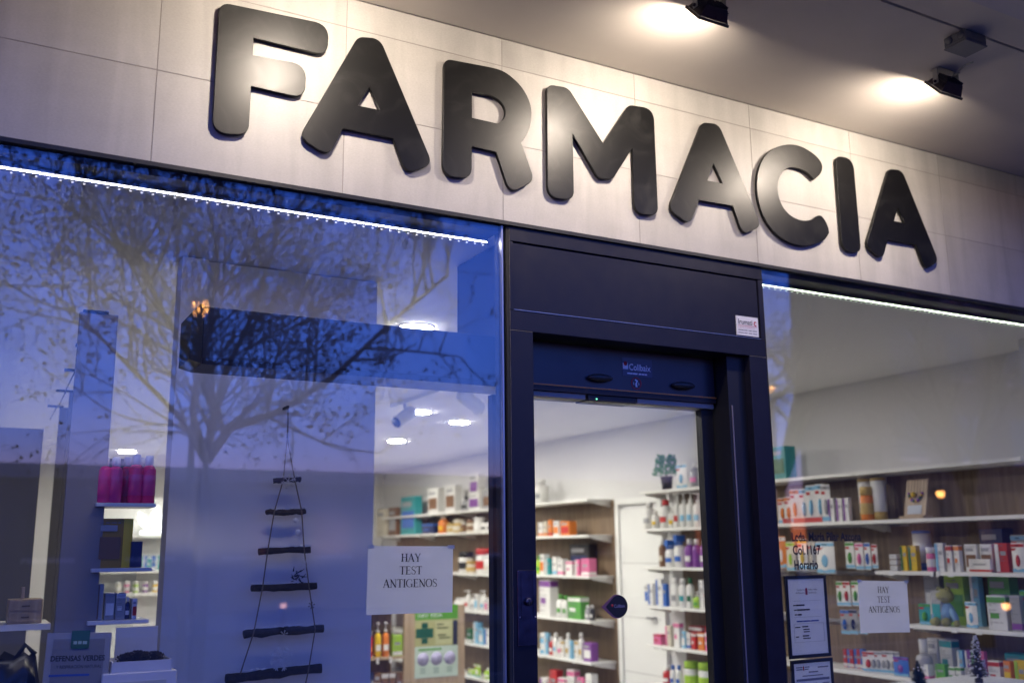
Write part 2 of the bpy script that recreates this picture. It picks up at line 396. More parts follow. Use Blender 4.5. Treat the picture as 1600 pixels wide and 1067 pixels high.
for ch, lab, loops in LET:
    xs = [p[0] for p in loops[0]]; zs = [p[1] for p in loops[0]]
    cx, bz = (min(xs) + max(xs)) / 2, min(zs)
    t = thing('sign_letter', 'big satin black rounded %s on the beige fascia' % lab, 'letter', (cx, 0, bz), 0, 'letters of the shop sign')
    plate('letter_face', [[(x - cx, z - bz) for x, z in lp] for lp in loops], -0.021, -0.006, M_LETTER, t, 0.0012)
    # stand-off pins into the wall, hidden behind the widest spots of the letter
    best = {}
    for gx in range(21):
        for gz in range(21):
            P = (min(xs) + (max(xs) - min(xs)) * gx / 20, bz + (max(zs) - bz) * gz / 20); ins = False; dm = 9
            for lp_ in loops:
                for k in range(len(lp_)):
                    a_, b_ = lp_[k - 1], lp_[k]
                    if (a_[1] > P[1]) != (b_[1] > P[1]) and P[0] < a_[0] + (P[1] - a_[1]) / (b_[1] - a_[1]) * (b_[0] - a_[0]): ins = not ins
                    e_ = Vector(b_) - Vector(a_); L2 = max(1e-9, e_.length_squared); u_ = max(0, min(1, (Vector(P) - Vector(a_)).dot(e_) / L2)); dm = min(dm, (Vector(a_) + e_ * u_ - Vector(P)).length)
            key = gz > 10
            if ins and dm > best.get(key, (0,))[0]: best[key] = (dm, P)
    for dm, P in best.values():
        MB().tube([(P[0] - cx, -0.007, P[1] - bz), (P[0] - cx, -0.0005, P[1] - bz)], 0.008, 8).build('pin', M_SPACER, t)

# ------------------------------------------------------------------ floodlights and junction box under the soffit
M_FLOOD = paint((0.045, 0.042, 0.045), 0.55)
M_BRK = paint((0.45, 0.44, 0.40), 0.45, metal=0.3)
FL_POWER = 470.0
for fx, lab in ((0.90, 'small black floodlight above the letter F, above the picture edge'), (2.12, 'small black floodlight cut by the top edge, above the letter M'), (3.345, 'small black floodlight on a pale bracket beside the junction box')):
    t = thing('floodlight', lab, 'floodlight', (fx, -0.60, ZS), 0, 'floodlights under the soffit')
    MB().box(-.062, .062, -.022, .022, -.004, -.001).build('bracket_plate', M_BRK, t)
    for s in (-1, 1):
        MB().box(s * .062, s * .066, -.011, .011, -.066, -.001).build('bracket_arm', M_BRK, t)
        MB().tube([(s * .060, 0, -.058), (s * .072, 0, -.058)], .006, 8).build('pivot_screw', M_FLOOD, t)
    body = ob('housing', None, t, (0, 0, -0.062)); body.rotation_euler.x = R(-41)
    prof = [(-.058, .018, -.040, .040), (-.048, -.014, -.030, .030)]
    b = MB(); b.add([(-.060, .016, -.045), (.060, .016, -.045), (.060, .016, .045), (-.060, .016, .045), (-.046, -.024, -.032), (.046, -.024, -.032), (.046, -.024, .032), (-.046, -.024, .032)],
                    [(0, 1, 2, 3), (4, 7, 6, 5), (0, 4, 5, 1), (1, 5, 6, 2), (2, 6, 7, 3), (3, 7, 4, 0)])
    b.build('case', M_FLOOD, body)
    MB().box(-.066, .066, .0165, .026, -.051, -.040).box(-.066, .066, .0165, .026, .040, .051).box(-.066, -.055, .0165, .026, -.0395, .0395).box(.055, .066, .0165, .026, -.0395, .0395).build('front_frame', M_FLOOD, body)
    f = MB()
    for k in range(9): f.box(-.044 + k * .011 - .0015, -.044 + k * .011 + .0015, -.034, -.0245, -.028, .028)
    for k in range(6):
        for s in (-1, 1): f.box(s * .046, s * .058, -.016 + k * .005, -.0145 + k * .005, -.030, .030)
    f.build('cooling_fins', M_FLOOD, body)
    MB().box(-.0545, .0545, .0180, .0205, -.0395, .0395).build('lens', emit((1.0, 0.85, 0.70), FL_POWER), body)
    MB().tube([(.005, -.02, -.035), (.004, -.05, -.024), (-.01, -.10, -.020), (-.05, -.16, -.045)], .0035, 6).build('cable', M_BRK, t)
jb = thing('junction_box', 'grey plastic junction box on the soffit joint behind the right floodlight', 'junction box', (3.17, -0.82, ZS))
M_JB = paint((0.24, 0.235, 0.23), 0.6)
MB().box(-.060, .060, -.05, .045, -.042, -.001, .004).build('case', M_JB, jb)
MB().box(-.062, .062, -.052, .047, -.050, -.0425, .003).build('lid', M_JB, jb)
for dx in (-.035, .035):
    MB().lathe([(.014, 0), (.014, .005), (.008, .008)], 12).build('cable_gland', M_JB, jb, (dx * .8, .045, -.022)).rotation_euler.x = R(-90)
for dy in (-.03, .02):
    MB().lathe([(.014, 0), (.014, .005), (.008, .008)], 12).build('cable_gland', M_JB, jb, (-.060, dy, -.022)).rotation_euler.y = R(-90)

# ------------------------------------------------------------------ shopfront: windows, posts, lintel
def window(name, x0, x1, label):
    t = thing(name, label, 'window', (x0, 0, 0.30))
    MB().box(0, x1 - x0, 0.0, 0.010, 0.0, 2.44).build('glass_pane', M_GLASS, t)
    MB().box(0, x1 - x0, 0.020, 0.150, 2.424, 2.452).build('head_profile', M_BLACK, t)
    return t
wl = window('shop_window', XL + .01, 1.622, 'large left shop window mirroring bare trees and blue dusk sky')
MB().box(4.004, 4.010, -0.002, 0.012, 0.0, 2.44).build('edge_seal', M_ALU, wl)
MB().box(4.014, 4.030, 0.012, 0.040, 0.0, 2.44).build('edge_profile', M_NAVY, wl)
wr = window('shop_window', 2.850, 5.70, 'large right shop window in front of the baby goods shelves')
MB().box(-0.006, -0.002, -0.004, 0.012, 0.0, 2.44).build('edge_seal', M_GASKET, wr)

fr = thing('door_frame', 'dark navy metal door surround with a plain panel above the doorway', 'door frame', (0, 0, 0))
MB().box(1.645, 1.737, -0.006, 0.085, 0.0, 2.357, .0015).build('post', M_NAVY, fr)
MB().box(2.752, 2.842, -0.006, 0.085, 0.0, 2.357, .0015).build('post', M_NAVY, fr)
MB().box(2.660, 2.7515, 0.03, 0.200, 0.0, 2.357).build('inner_jamb', M_BLACK, fr)
MB().box(2.672, 2.676, 0.0255, 0.0295, 0.0, 2.155).build('brush_strip', paint((.20, .18, .21), .5), fr)
MB().box(1.645, 2.842, -0.006, 0.075, 2.3585, 2.432, .0015).build('lintel_rail', M_NAVY, fr)
MB().box(1.660, 2.818, 0.000, 0.05, 2.4345, 2.682).build('lintel_panel', M_NAVY, fr)
MB().box(1.645, 2.842, -0.006, 0.075, 2.6865, 2.7400, .0015).build('top_rail', M_NAVY, fr)
MB().box(1.645, 1.657, -0.006, 0.075, 2.4335, 2.685).build('side_rail', M_NAVY, fr)
MB().box(2.821, 2.842, -0.006, 0.075, 2.4335, 2.685).build('side_rail', M_NAVY, fr)
MB().box(1.66, 2.818, -0.008, 0.0, 2.4322, 2.4342).build('silver_bead', M_ALU, fr)
MB().box(1.632, 1.6445, -0.004, 0.085, 0.0, 2.740).build('gasket', M_GASKET, fr)
MB().box(1.69, 2.80, 0.076, 0.52, 2.362, ZC - .004).build('transom_box', M_NAVY, fr)
M_SEAL = paint((.24, .22, .19), .8, vary=.3, scale=80)
MB().box(1.646, 1.736, -.0066, -.0055, 2.3571, 2.3584).build('sealant_line', M_SEAL, fr)
MB().box(2.753, 2.841, -.0066, -.0055, 2.3571, 2.3584).build('sealant_line', M_SEAL, fr)
MB().box(1.6442, 1.6449, -.0062, -.0045, .3, 2.738).build('sealant_line', M_SEAL, fr)
lp = thing('lock_plate', 'scratched steel lock plate on the post left of the doorway', 'lock', (1.6975, -0.0062, 1.285))
MB().box(-.037, .037, -.004, 0, 0, .245, .001).build('backplate', M_STEEL, lp)
MB().box(-.024, -.022, -.0055, -.0042, .09, .235).box(.022, .024, -.0055, -.0042, .09, .235).box(-.0215, .0215, -.0055, -.0042, .233, .235).build('raised_rim', M_STEEL, lp)
MB().lathe([(.013, 0), (.013, .010), (.008, .013)], 12).build('lock_cylinder', M_STEEL, lp, (.002, -.0042, .142)).rotation_euler.x = R(90)
MB().box(-.003, .003, -.018, -.0175, .133, .151).build('keyhole', M_BLACK, lp)
for s in (-1, 1): MB().lathe([(.003, 0), (.002, .002)], 8).build('screw', M_ALU, lp, (s * .03, -.0042, .092)).rotation_euler.x = R(90)

# automatic door drive: long dark housing that runs on behind the left window
HY = 0.105
dd = thing('door_drive_housing', 'long dark sliding door drive housing above the doorway and behind the left window', 'door drive', (0, 0, 2.16))
MB().box(0.612, 2.655, HY, 0.27, 0.030, 0.195, .002).build('cover', paint((0.020, 0.021, 0.032), 0.33), dd)
MB().prism([(0.575, 0.022), (0.611, 0.012), (0.611, 0.200), (0.600, 0.200), (0.575, 0.170)], HY - .004, 0.275).build('end_cap', M_BLACK, dd)
MB().box(0.612, 2.655, HY - .006, 0.27, 0.010, 0.0295).build('lower_rail', M_NAVY, dd)
MB().box(1.74, 2.655, HY - .0075, HY - .0005, 0.0300, 0.0345).build('copper_strip', paint((0.85, 0.30, 0.05), 0.4), dd)
for px, py in ((940, 590), (1070, 602)):
    q = atY(px, py, HY - .02)
    g = []
    for k in range(9):
        a = PI * k / 8; g.append((max(.001, .020 * math.sin(a)), -.055 * math.cos(a)))
    o = MB().lathe(g, 14).build('motion_sensor', paint((0.05, 0.048, 0.045), 0.35), dd, (q.x, HY - .012, q.z - 2.16))
    o.rotation_euler.y = R(90); o.scale = (0.8, 1.2, 1)
for x0, x1 in ((1.76, 2.03), (2.27, 2.65)):
    MB().box(x0, x1, HY + .005, 0.20, -0.012, 0.0095, .002).build('safety_light_bar', paint((.30, .29, .26), .5), dd)
MB().box(2.04, 2.262, HY + .003, 0.20, -0.014, 0.0095, .002).build('sensor_bar', M_BLACK, dd)
MB().box(2.075, 2.079, HY + .001, HY + .0025, -0.008, -0.005).build('green_indicator', emit((0.1, 1.0, 0.45), 6), dd)

sd = thing('sliding_door', 'closed glass sliding door leaf with black stiles in the doorway', 'door', (0, 0, 0.01))
SY0, SY1 = 0.125, 0.160
MB().box(1.640, 1.700, SY0, SY1, 0.0, 2.135).build('stile', M_BLACK, sd)
MB().box(2.595, 2.655, SY0, SY1, 0.0, 2.135).build('stile', M_BLACK, sd)
MB().box(1.7005, 2.5945, SY0, SY1, 0.0, 0.09).build('bottom_rail', M_BLACK, sd)
MB().box(1.7005, 2.5945, SY0 + .012, SY1 - .015, 0.0905, 2.135).build('glass_pane', M_DOORGLASS, sd)

# ------------------------------------------------------------------ stickers, papers, notices, lettering
M_INK = paint((0.012, 0.011, 0.014), 0.6)
def paper_mat():
    m = bpy.data.materials.new('paper'); m.use_nodes = True; nt = m.node_tree; nt.nodes.clear(); N = nt.nodes.new; L = nt.links.new
    out = N('ShaderNodeOutputMaterial'); mx = N('ShaderNodeMixShader'); d = N('ShaderNodeBsdfDiffuse'); t_ = N('ShaderNodeBsdfTranslucent')
    nz = N('ShaderNodeTexNoise'); nz.inputs['Scale'].default_value = 14; tc = N('ShaderNodeTexCoord'); r = N('ShaderNodeValToRGB')
    r.color_ramp.elements[0].color = (.80, .80, .80, 1); r.color_ramp.elements[1].color = (.88, .88, .88, 1)
    L(tc.outputs['Object'], nz.inputs['Vector']); L(nz.outputs['Fac'], r.inputs[0]); L(r.outputs[0], d.inputs[0]); L(r.outputs[0], t_.inputs[0])
    mx.inputs[0].default_value = .42; L(d.outputs[0], mx.inputs[1]); L(t_.outputs[0], mx.inputs[2]); L(mx.outputs[0], out.inputs[0])
    return m
M_PAPER = paper_mat()
M_RED = paint((0.45, 0.02, 0.03), 0.5)
M_GREYINK = paint((0.22, 0.22, 0.24), 0.6)
M_BLUEINK = paint((0.03, 0.08, 0.35), 0.6)
stk = thing('sticker', 'small white maker sticker at the right end of the panel above the door', 'sticker', (2.752, -0.0035, 2.4525))
# lies on the lintel panel
MB().box(-.058, .058, -.0008, .003, -.012, .068).build('backing', paint((0.74, 0.74, 0.74), 0.4), stk)
text('wordmark', 'Irumati', .031, M_INK, stk, -.050, -.0012, .034, 'LEFT', 0.86, .0004)
text('red_letter', 'c', .038, M_RED, stk, .033, -.0012, .033, 'LEFT', 0.9, .001)
MB().box(-.05, .05, -.0013, -.0009, .0275, .0295).build('red_rule', M_RED, stk)
text('small_print', 'PUERTAS AUTOMATICAS', .0085, paint((0.55, 0.25, 0.27), .6), stk, -.050, -.0012, .018, 'LEFT', 0.92)
for zz in (.008, -.003):
    m_ = MB()
    for a, b_ in ((-.05, -.022), (-.019, -.002), (.003, .022), (.026, .049)): m_.box(a, b_, -.0013, -.0009, zz, zz + .0038)
    m_.build('small_print', M_GREYINK, stk)
s2 = thing('sticker', 'white door maker lettering on the dark drive housing over the doorway', 'sticker', (2.265, HY - .0005, 2.275))
M_WHT = paint((0.80, 0.80, 0.82), 0.5)
MB().box(-.066, .076, -.001, -.0004, -.022, .050).build('film', paint((0.035, 0.035, 0.075), 0.3), s2)
MB().box(-.064, -.040, -.0016, -.0011, .004, .028).build('logo_square', M_WHT, s2)
MB().lathe([(.0085, 0), (.0085, .0005)], 14).build('logo_disc', M_RED, s2, (-.052, -.0017, .026)).rotation_euler.x = R(90)
text('wordmark', 'Collbaix', .036, M_WHT, s2, -.036, -.0014, .002, 'LEFT', 0.86, .0004)
m_ = MB()
for a, b_ in ((-.045, -.020), (-.018, .004), (.010, .022), (.024, .036), (.038, .050)): m_.box(a, b_, -.0016, -.0011, -.014, -.009)
m_.build('small_print', M_WHT, s2)
s3 = thing('sticker', 'tiny round red and white emblem under the maker lettering over the door', 'sticker', (2.262, HY - .0005, 2.226))
ringo = [(math.cos(2 * PI * k / 24) * .024, math.sin(2 * PI * k / 24) * .024) for k in range(24)]
plate('ring', [ringo, [(x * .86, z * .86) for x, z in ringo]], -.0012, -.0004, M_RED, s3)
MB().prism([(-.004, -.014), (.005, -.014), (.003, -.002), (.008, .010), (-.002, .017), (-.008, .012), (.001, .008), (-.005, -.002)], -.0016, -.0006).build('white_figure', M_WHT, s3)
for s in (-1, 1): MB().prism([(s * .012 - .002, -.006), (s * .012 + .002, -.006), (s * .012, .006)], -.0016, -.0006).build('white_mark', M_WHT, s3)
# drop shaped sticker on the door glass
q = atY(964, 947, SY0 + .01)
s4 = thing('sticker', 'black drop-shaped sticker on the door glass pointing left', 'sticker', (q.x, SY0 + .010, q.z))
def drop(r, tip): return [(tip, 0)] + [(math.cos(a) * r, math.sin(a) * r) for a in [R(-128 + 256 * k / 24) for k in range(25)]]
plate('pink_edge', [drop(.043, -.070)], -.0008, 0.0, paint((0.22, 0.09, 0.12), .5), s4)
plate('black_drop', [[(x + .007, z) for x, z in drop(.040, -.058)]], -.0016, -.0009, M_INK, s4)
text('wordmark', 'Collbaix', .017, paint((0.35, 0.30, 0.42), .5), s4, -.014, -.0019, -.004, 'LEFT', .85)
MB().lathe([(.005, 0), (.005, .0004)], 10).build('red_dot', M_RED, s4, (-.022, -.0020, .004)).rotation_euler.x = R(90)

# serif capitals drawn as strokes (cap height 1)
def stroke(b, pts, ws):
    P = [Vector(p) for p in pts]; L = []; Rr = []
    for i, p in enumerate(P):
        d = (P[min(i + 1, len(P) - 1)] - P[max(i - 1, 0)]).normalized(); n = Vector((-d.y, d.x)); w = ws[i] if isinstance(ws, list) else ws
        L.append(p + n * w / 2); Rr.append(p - n * w / 2)
    for i in range(len(P) - 1): b.append([L[i], L[i + 1], Rr[i + 1], Rr[i]])
def rect(b, x0, x1, z0, z1): b.append([Vector((x0, z0)), Vector((x1, z0)), Vector((x1, z1)), Vector((x0, z1))])
def arc(cx, cz, rx, rz, a0, a1, n=14): return [(cx + rx * math.cos(R(a0 + (a1 - a0) * k / n)), cz + rz * math.sin(R(a0 + (a1 - a0) * k / n))) for k in range(n + 1)]
def glyph(c):
    b = []; T, t, S = .130, .060, .050
    if c == 'H':
        for x in (.09, .53): rect(b, x, x + T, 0, 1); rect(b, x - .07, x + T + .07, 0, S); rect(b, x - .07, x + T + .07, 1 - S, 1)
        rect(b, .19, .54, .50, .50 + t); return b, .74
    if c == 'A':
        stroke(b, [(.07, 0), (.35, 1)], t); stroke(b, [(.33, 1), (.61, 0)], T + .01); rect(b, .16, .52, .32, .32 + t)
        rect(b, -.01, .17, 0, S); rect(b, .50, .72, 0, S); return b, .70
    if c == 'Y':
        stroke(b, [(.10, 1), (.36, .45)], T); stroke(b, [(.60, 1), (.37, .45)], t); rect(b, .305, .305 + T, 0, .5)
        rect(b, 0, .22, 1 - S, 1); rect(b, .50, .70, 1 - S, 1); rect(b, .23, .49, 0, S); return b, .69
    if c == 'T':
        rect(b, .27, .27 + T, 0, 1); rect(b, .02, .62, 1 - t, 1); rect(b, .02, .05, .80, 1); rect(b, .59, .62, .80, 1); rect(b, .20, .45, 0, S); return b, .64
    if c == 'E':
        rect(b, .10, .10 + T, 0, 1); rect(b, .02, .56, 0, t); rect(b, .02, .53, 1 - t, 1); rect(b, .2, .44, .50, .5 + t)
        rect(b, .53, .56, 0, .2); rect(b, .50, .53, .82, 1); rect(b, .42, .45, .43, .62); return b, .61
    if c == 'S':
        p = arc(.27, .755, .185, .22, 20, 200, 10) + [(.16, .60), (.27, .52), (.38, .44)] + arc(.27, .255, .195, .235, 35, -160, 10)
        stroke(b, p, [.05] * 5 + [.075] * 6 + [.10, .11, .10] + [.08] * 6 + [.05] * 5); rect(b, .43, .455, .72, .98); rect(b, .06, .085, .04, .30); return b, .54
    if c == 'N':
        rect(b, .12, .12 + t, 0, 1); rect(b, .60, .60 + t, 0, 1); stroke(b, [(.11, .98), (.62, .02)], T); rect(b, .03, .24, 0, S); rect(b, .01, .16, 1 - S, 1); rect(b, .51, .72, 1 - S, 1); return b, .74
    if c == 'I':
        rect(b, .11, .11 + T, 0, 1); rect(b, .03, .30, 0, S); rect(b, .03, .30, 1 - S, 1); return b, .33
    if c == 'G':
        p = arc(.39, .5, .33, .48, 45, 320, 20); stroke(b, p, [.04 + .075 * max(0, -math.cos(R(45 + 275 * k / 20))) for k in range(21)])
        rect(b, .57, .57 + T - .01, .03, .42); rect(b, .48, .73, .42 - S, .42); rect(b, .60, .63, .70, .97); return b, .75
    p = arc(.37, .5, .31, .48, 0, 360, 28); stroke(b, p, [.04 + .08 * abs(math.cos(2 * PI * k / 28)) for k in range(29)]); return b, .74
def serif(name, s, size, parent, x, y, z):
    tot = sum(glyph(c)[1] for c in s); u = -tot / 2; m = MB()
    for c in s:
        qs, w = glyph(c)
        for q_ in qs: m.add([((u + v.x) * size * 1.27, 0, v.y * size) for v in q_], [(0, 1, 2, 3)])
        u += w
    return m.build(name, M_INK, parent, (x, y, z))
def notice_paper(corners, label, tilt):
    P = [atY(x, y, 0.014) for x, y in corners]
    cx = sum(p.x for p in P) / 4; cz = sum(p.z for p in P) / 4
    t = thing('paper_notice', label, 'notice', (cx, 0.014, cz)); t.rotation_euler.y = tilt
    n = 8; m = MB(); w, h = .297, .210
    vs = []; fs = []
    for j in range(5):
        for i in range(n + 1):
            u = i / n; v = j / 4
            vs.append(((u - .5) * w, .006 * (1 - math.cos(u * 5.0)) * .5 * (1 - v) ** 2 + .002 * u * v, (v - .5) * h))
    for j in range(4):
        for i in range(n): fs.append((j * (n + 1) + i, j * (n + 1) + i + 1, (j + 1) * (n + 1) + i + 1, (j + 1) * (n + 1) + i))
    m.add(vs, fs, True).build('sheet', M_PAPER, t)
    for s, dz in (('HAY', .056), ('TEST', .0165), ('ANTIGENOS', -.0235)): serif('printed_word', s, .0255, t, -.002, -.0012, dz)
    for s in (-1, 1):
        MB().box(-.012, .012, -.0016, -.0010, -.006, .006).build('tape', paint((0.7, 0.7, 0.66), .3), t, (s * .14, 0, .1025))
notice_paper([(577, 853), (708, 855), (705, 957), (573, 957)], 'white paper with three printed words taped inside the left window', R(0.6))
notice_paper([(1340, 907), (1418, 909), (1422, 988), (1345, 986)], 'white paper with three printed words taped inside the right window', R(2.0))

def framed_notice(x0, x1, z0, z1, label, kind):
    t = thing('framed_notice', label, 'notice', ((x0 + x1) / 2, 0.011, z0))
    w, h = x1 - x0, z1 - z0; f = .013
    MB().box(-w / 2, w / 2, -.002, .006, 0, f).box(-w / 2, w / 2, -.002, .006, h - f, h).box(-w / 2, -w / 2 + f, -.002, .006, f + .0003, h - f - .0003).box(w / 2 - f, w / 2, -.002, .006, f + .0003, h - f - .0003).build('frame', M_BLACK, t)
    MB().box(-w / 2 + f, w / 2 - f, .0005, .005, f, h - f).build('sheet', M_PAPER, t)
    y = -.0002
    def bars(name, segs, m):
        b = MB()
        for a, c, zz, hh in segs: b.box(a, c, y - .0004, y + .0004, zz, zz + hh)
        tag(b.build(name, m, t), kind='stuff')
    if kind == 0:
        MB().prism([(-.006, h - .075), (.006, h - .075), (.006, h - .052), (0, h - .047), (-.006, h - .052)], y - .0006, y).build('crest', M_RED, t)
        text('heading', 'Gobierno', .0105, M_INK, t, -.010, y - .0006, h - .058, 'RIGHT'); text('heading', 'de Navarra', .0105, M_INK, t, -.010, y - .0006, h - .070, 'RIGHT')
        text('heading', 'Nafarroako', .0105, M_INK, t, .010, y - .0006, h - .058, 'LEFT'); text('heading', 'Gobernua', .0105, M_INK, t, .010, y - .0006, h - .070, 'LEFT')
        bars('rule', [(-.075, .075, h - .098, .0006), (-.075, .075, h - .160, .0006), (-.078, .082, h - .185, .0006), (-.078, .082, h - .255, .0006), (-.078, -.0774, h - .2545, .069), (.0814, .082, h - .2545, .069)], M_GREYINK)
        bars('printed_line', [(-.075, -.062, h - .116, .004), (-.06, -.015, h - .117, .006), (-.072, -.058, h - .134, .004), (-.055, .012, h - .135, .006), (-.070, -.056, h - .152, .004), (-.053, -.033, h - .153, .006),
                              (-.072, -.045, h - .200, .004), (-.035, -.003, h - .199, .005), (-.030, .004, h - .209, .004), (-.028, .004, h - .218, .004), (-.072, -.055, h - .236, .004), (-.035, -.001, h - .234, .005), (-.033, .006, h - .243, .004)], M_INK)
        bars('blue_line', [(-.062, -.030, h - .178, .005), (-.027, .010, h - .178, .005), (.013, .056, h - .178, .005)], M_BLUEINK)
    else:
        MB().prism([(-.050, h - .040), (-.044, h - .040), (-.044, h - .026), (-.047, h - .023), (-.050, h - .026)], y - .0006, y).build('crest', M_RED, t)
        segs = [(-.085, -.053, h - .030, .004), (-.085, -.053, h - .038, .004), (-.041, -.015, h - .030, .004), (-.041, -.02, h - .038, .004), (.03, .085, h - .034, .005), (-.02, .03, h - .050, .005), (-.055, .055, h - .063, .004), (-.088, .088, h - .080, .009)]
        for k in range(9):
            zz = h - .094 - k * .012
            segs += [(-.086, -.055, zz, .004), (-.045, .02 + .01 * (k % 3), zz, .004), (.05, .086, zz, .004)]
        bars('printed_line', segs, M_GREYINK)
framed_notice(2.880, 3.102, 1.170, 1.485, 'black framed notice with a small red crest, upper of the two', 'x' and 0)
framed_notice(2.884, 3.106, 0.850, 1.164, 'black framed printed table hanging just below the other framed notice', 1)
for s, px, py, sz, name in (('Lcda. María Pilar Azcona', 1237, 845, .049, 'name line'), ('Col.1167', 1239, 866, .051, 'number line'), ('Horario', 1241, 889, .050, 'opening hours line')):
    q = atY(px, py, -.0006)
    o = text('window_lettering', s, sz, M_INK, None, q.x, -.0006, q.z, 'LEFT', .80, .0012)
    tag(o, 'black vinyl %s stuck on the right window above the framed notices' % name, 'lettering', 'vinyl lettering on the right window')

# ------------------------------------------------------------------ LED strips at the window heads
def led_strip(x0, x1, label, c, power):
    t = thing('led_strip', label, 'light strip', (x0, 0.115, 2.7))
    L_ = x1 - x0
    MB().box(0, L_, -.012, .012, .0105, .0235).build('channel', M_BLACK, t)
    MB().box(0, L_, -.0022, .0022, .0088, .0100).build('diffuser', emit(c, power), t)
    n = int(L_ / .033); d = MB()
    for k in range(n): d.box(.012 + k * .033, .018 + k * .033, -.018, -.0140, -.0100, -.0060)
    MB().box(0, L_, -.0205, -.0125, -.0055, -.0040).build('diode_carrier', M_PLASTIC, t)
    tag(d.build('diode_row', emit(c, 1.0), t), kind='stuff')
led_strip(XL + .05, 1.615, 'thin white LED strip along the top of the left window', (0.92, 0.88, 1.0), 95)
led_strip(2.87, 5.17, 'thin greenish white LED strip along the top of the right window', (0.84, 1.0, 0.70), 22)

# ------------------------------------------------------------------ ceiling lights and track spots
def downlight(x, y, label, power=520):
    t = thing('downlight', label, 'ceiling light', (x, y, ZC), 0, 'round ceiling downlights')
    MB().lathe([(.098, 0), (.098, -.004), (.088, -.006)], 24).build('rim', M_WHITE, t)
    MB().lathe([(.085, -.0065), (.085, -.0085)], 20, smooth=False).build('diffuser', emit((1.0, 0.94, 0.87), power), t)
DL = [((650, 511), 'round ceiling downlight half hidden by the dark door housing'), ((620, 688), 'round ceiling downlight under the left track spotlight'), ((718, 659), 'round ceiling downlight under the right track spotlight')]
for (px, py), lab in DL:
    q = atZ(px, py, ZC); downlight(q.x, q.y, lab)
for x, y, lab in ((3.3, 4.6, 'facing the inner door'), (4.0, 2.0, 'added out of sight over the baby goods shelves'), (4.2, 8.6, 'over the far shelves'), (2.3, 5.2, 'in the middle of the shop'), (2.2, 7.2, 'behind the middle one'), (1.6, 9.0, 'at the back of the shop')):
    downlight(x, y, 'round ceiling downlight ' + lab, 170 if y < 3 else 520)   # the weaker one by the window is added to brighten the shelves
def spot(px, py, rx, rz, label, track):
    q = atZ(px, py, 2.60)
    t = thing('track_spotlight', label, 'spotlight', (q.x, q.y, ZC), 0, 'white track spotlights')
    if track: MB().box(-.018, .018, -.9, .25, -.03, -.001).build('track', M_WHITE, t)
    MB().tube([(0, 0, -.03 if track else -.001), (0, 0, -.10)], .012, 8).build('stem', M_WHITE, t)
    h = MB().lathe([(.050, -.10), (.052, -.09), (.052, .09), (.042, .10)], 16).build('head', M_WHITE, t, (0, 0, -.13))
    h.rotation_euler = (rx, 0, rz)
    MB().lathe([(.042, 0), (.036, .006)], 16).build('lamp_face', M_BLACK, h, (0, 0, -.107))
spot(632, 652, R(60), R(115), 'white cylinder track spotlight on the ceiling rail, left of the two', True)
spot(735, 628, R(62), R(-75), 'white cylinder spotlight on the ceiling, right of the two', False)

# ------------------------------------------------------------------ display panel, branch ladder and the left display
PY = 0.90
pn = thing('display_backdrop', 'tall white display panel behind the branch ladder in the left window', 'panel', (0, PY, 0))
MB().box(0.772, 1.490, 0, .03, 0.3, ZC - .004).build('board', M_BOARD, pn)
MB().box(0.672, 0.7715, -.03, .08, 0.3, ZC - .004).build('side_post', M_BOARD, pn)
LY = 0.835
M_TWIG = paint((0.06, 0.045, 0.035), 0.9, vary=0.4, scale=60, bump=0.8)
M_ROPE = paint((0.22, 0.17, 0.12), 0.9, vary=0.2, scale=200)
M_SNOW = paint((0.80, 0.80, 0.82), 0.9)
M_FLAKE = paint((0.75, 0.72, 0.66), 0.4)
la = thing('branch_ladder', 'hanging Christmas tree made of dark snowy branches on two ropes', 'decoration', (0, LY, 0))
BR = [((427, 751), (469, 749), 4.2), ((416, 800), (477, 799), 4.5), ((404, 861), (485, 858), 5), ((393, 918), (495, 915), 5.5), ((381, 990), (505, 981), 6.5), ((353, 1060), (502, 1043), 7.5)]
top = atY(450, 636, LY); knot = atY(449, 684, LY)
ropes = [[(441, 751), (427, 800), (417, 861), (409, 918), (395, 987), (373, 1056)], [(459, 750), (470, 799), (474, 858), (481, 915), (491, 982), (480, 1046), (476, 1067)]]
def rel(x, y, dy=0.0):
    p = atY(x, y, LY); return (p.x, dy, p.z)
for rp in ropes:
    pts = [rel(449, 684)] + [rel(x, y, -.012 + random.uniform(-.003, .003)) for x, y in rp]
    MB().tube(pts, .0026, 5).build('rope', M_ROPE, la)
MB().tube([rel(450, 636), rel(450, 660), rel(449, 684)], .0036, 5).build('hanging_cord', M_ROPE, la)
MB().box(top.x - .004, top.x + .004, -.004, PY - LY - .001, top.z - .004, top.z + .006).build('hook', M_BLACK, la)
for (a, b_, th) in BR:
    p0, p1 = Vector(rel(*a)), Vector(rel(*b_)); n = 9; pts = []; rad = []
    for k in range(n + 1):
        p = p0.lerp(p1, k / n); pts.append((p.x, random.uniform(-.004, .004), p.z + random.uniform(-.003, .003))); rad.append(th / 1547 * 3.75 * random.uniform(.85, 1.12))
    br = MB().tube(pts, rad, 8, False).build('branch', M_TWIG, la)
    s = MB()
    for k in range(int(48 * (p1 - p0).length / .3)):
        u = random.random(); p = p0.lerp(p1, u); r_ = random.uniform(.003, .008)
        s.lathe([(r_ * .5, 0), (r_, r_ * .3), (r_ * .6, r_ * .8)], 6, (p.x, random.uniform(-.008, .008), p.z + th / 1547 * 3.75 * .95))
    tag(s.build('snow', M_SNOW, br), kind='stuff')
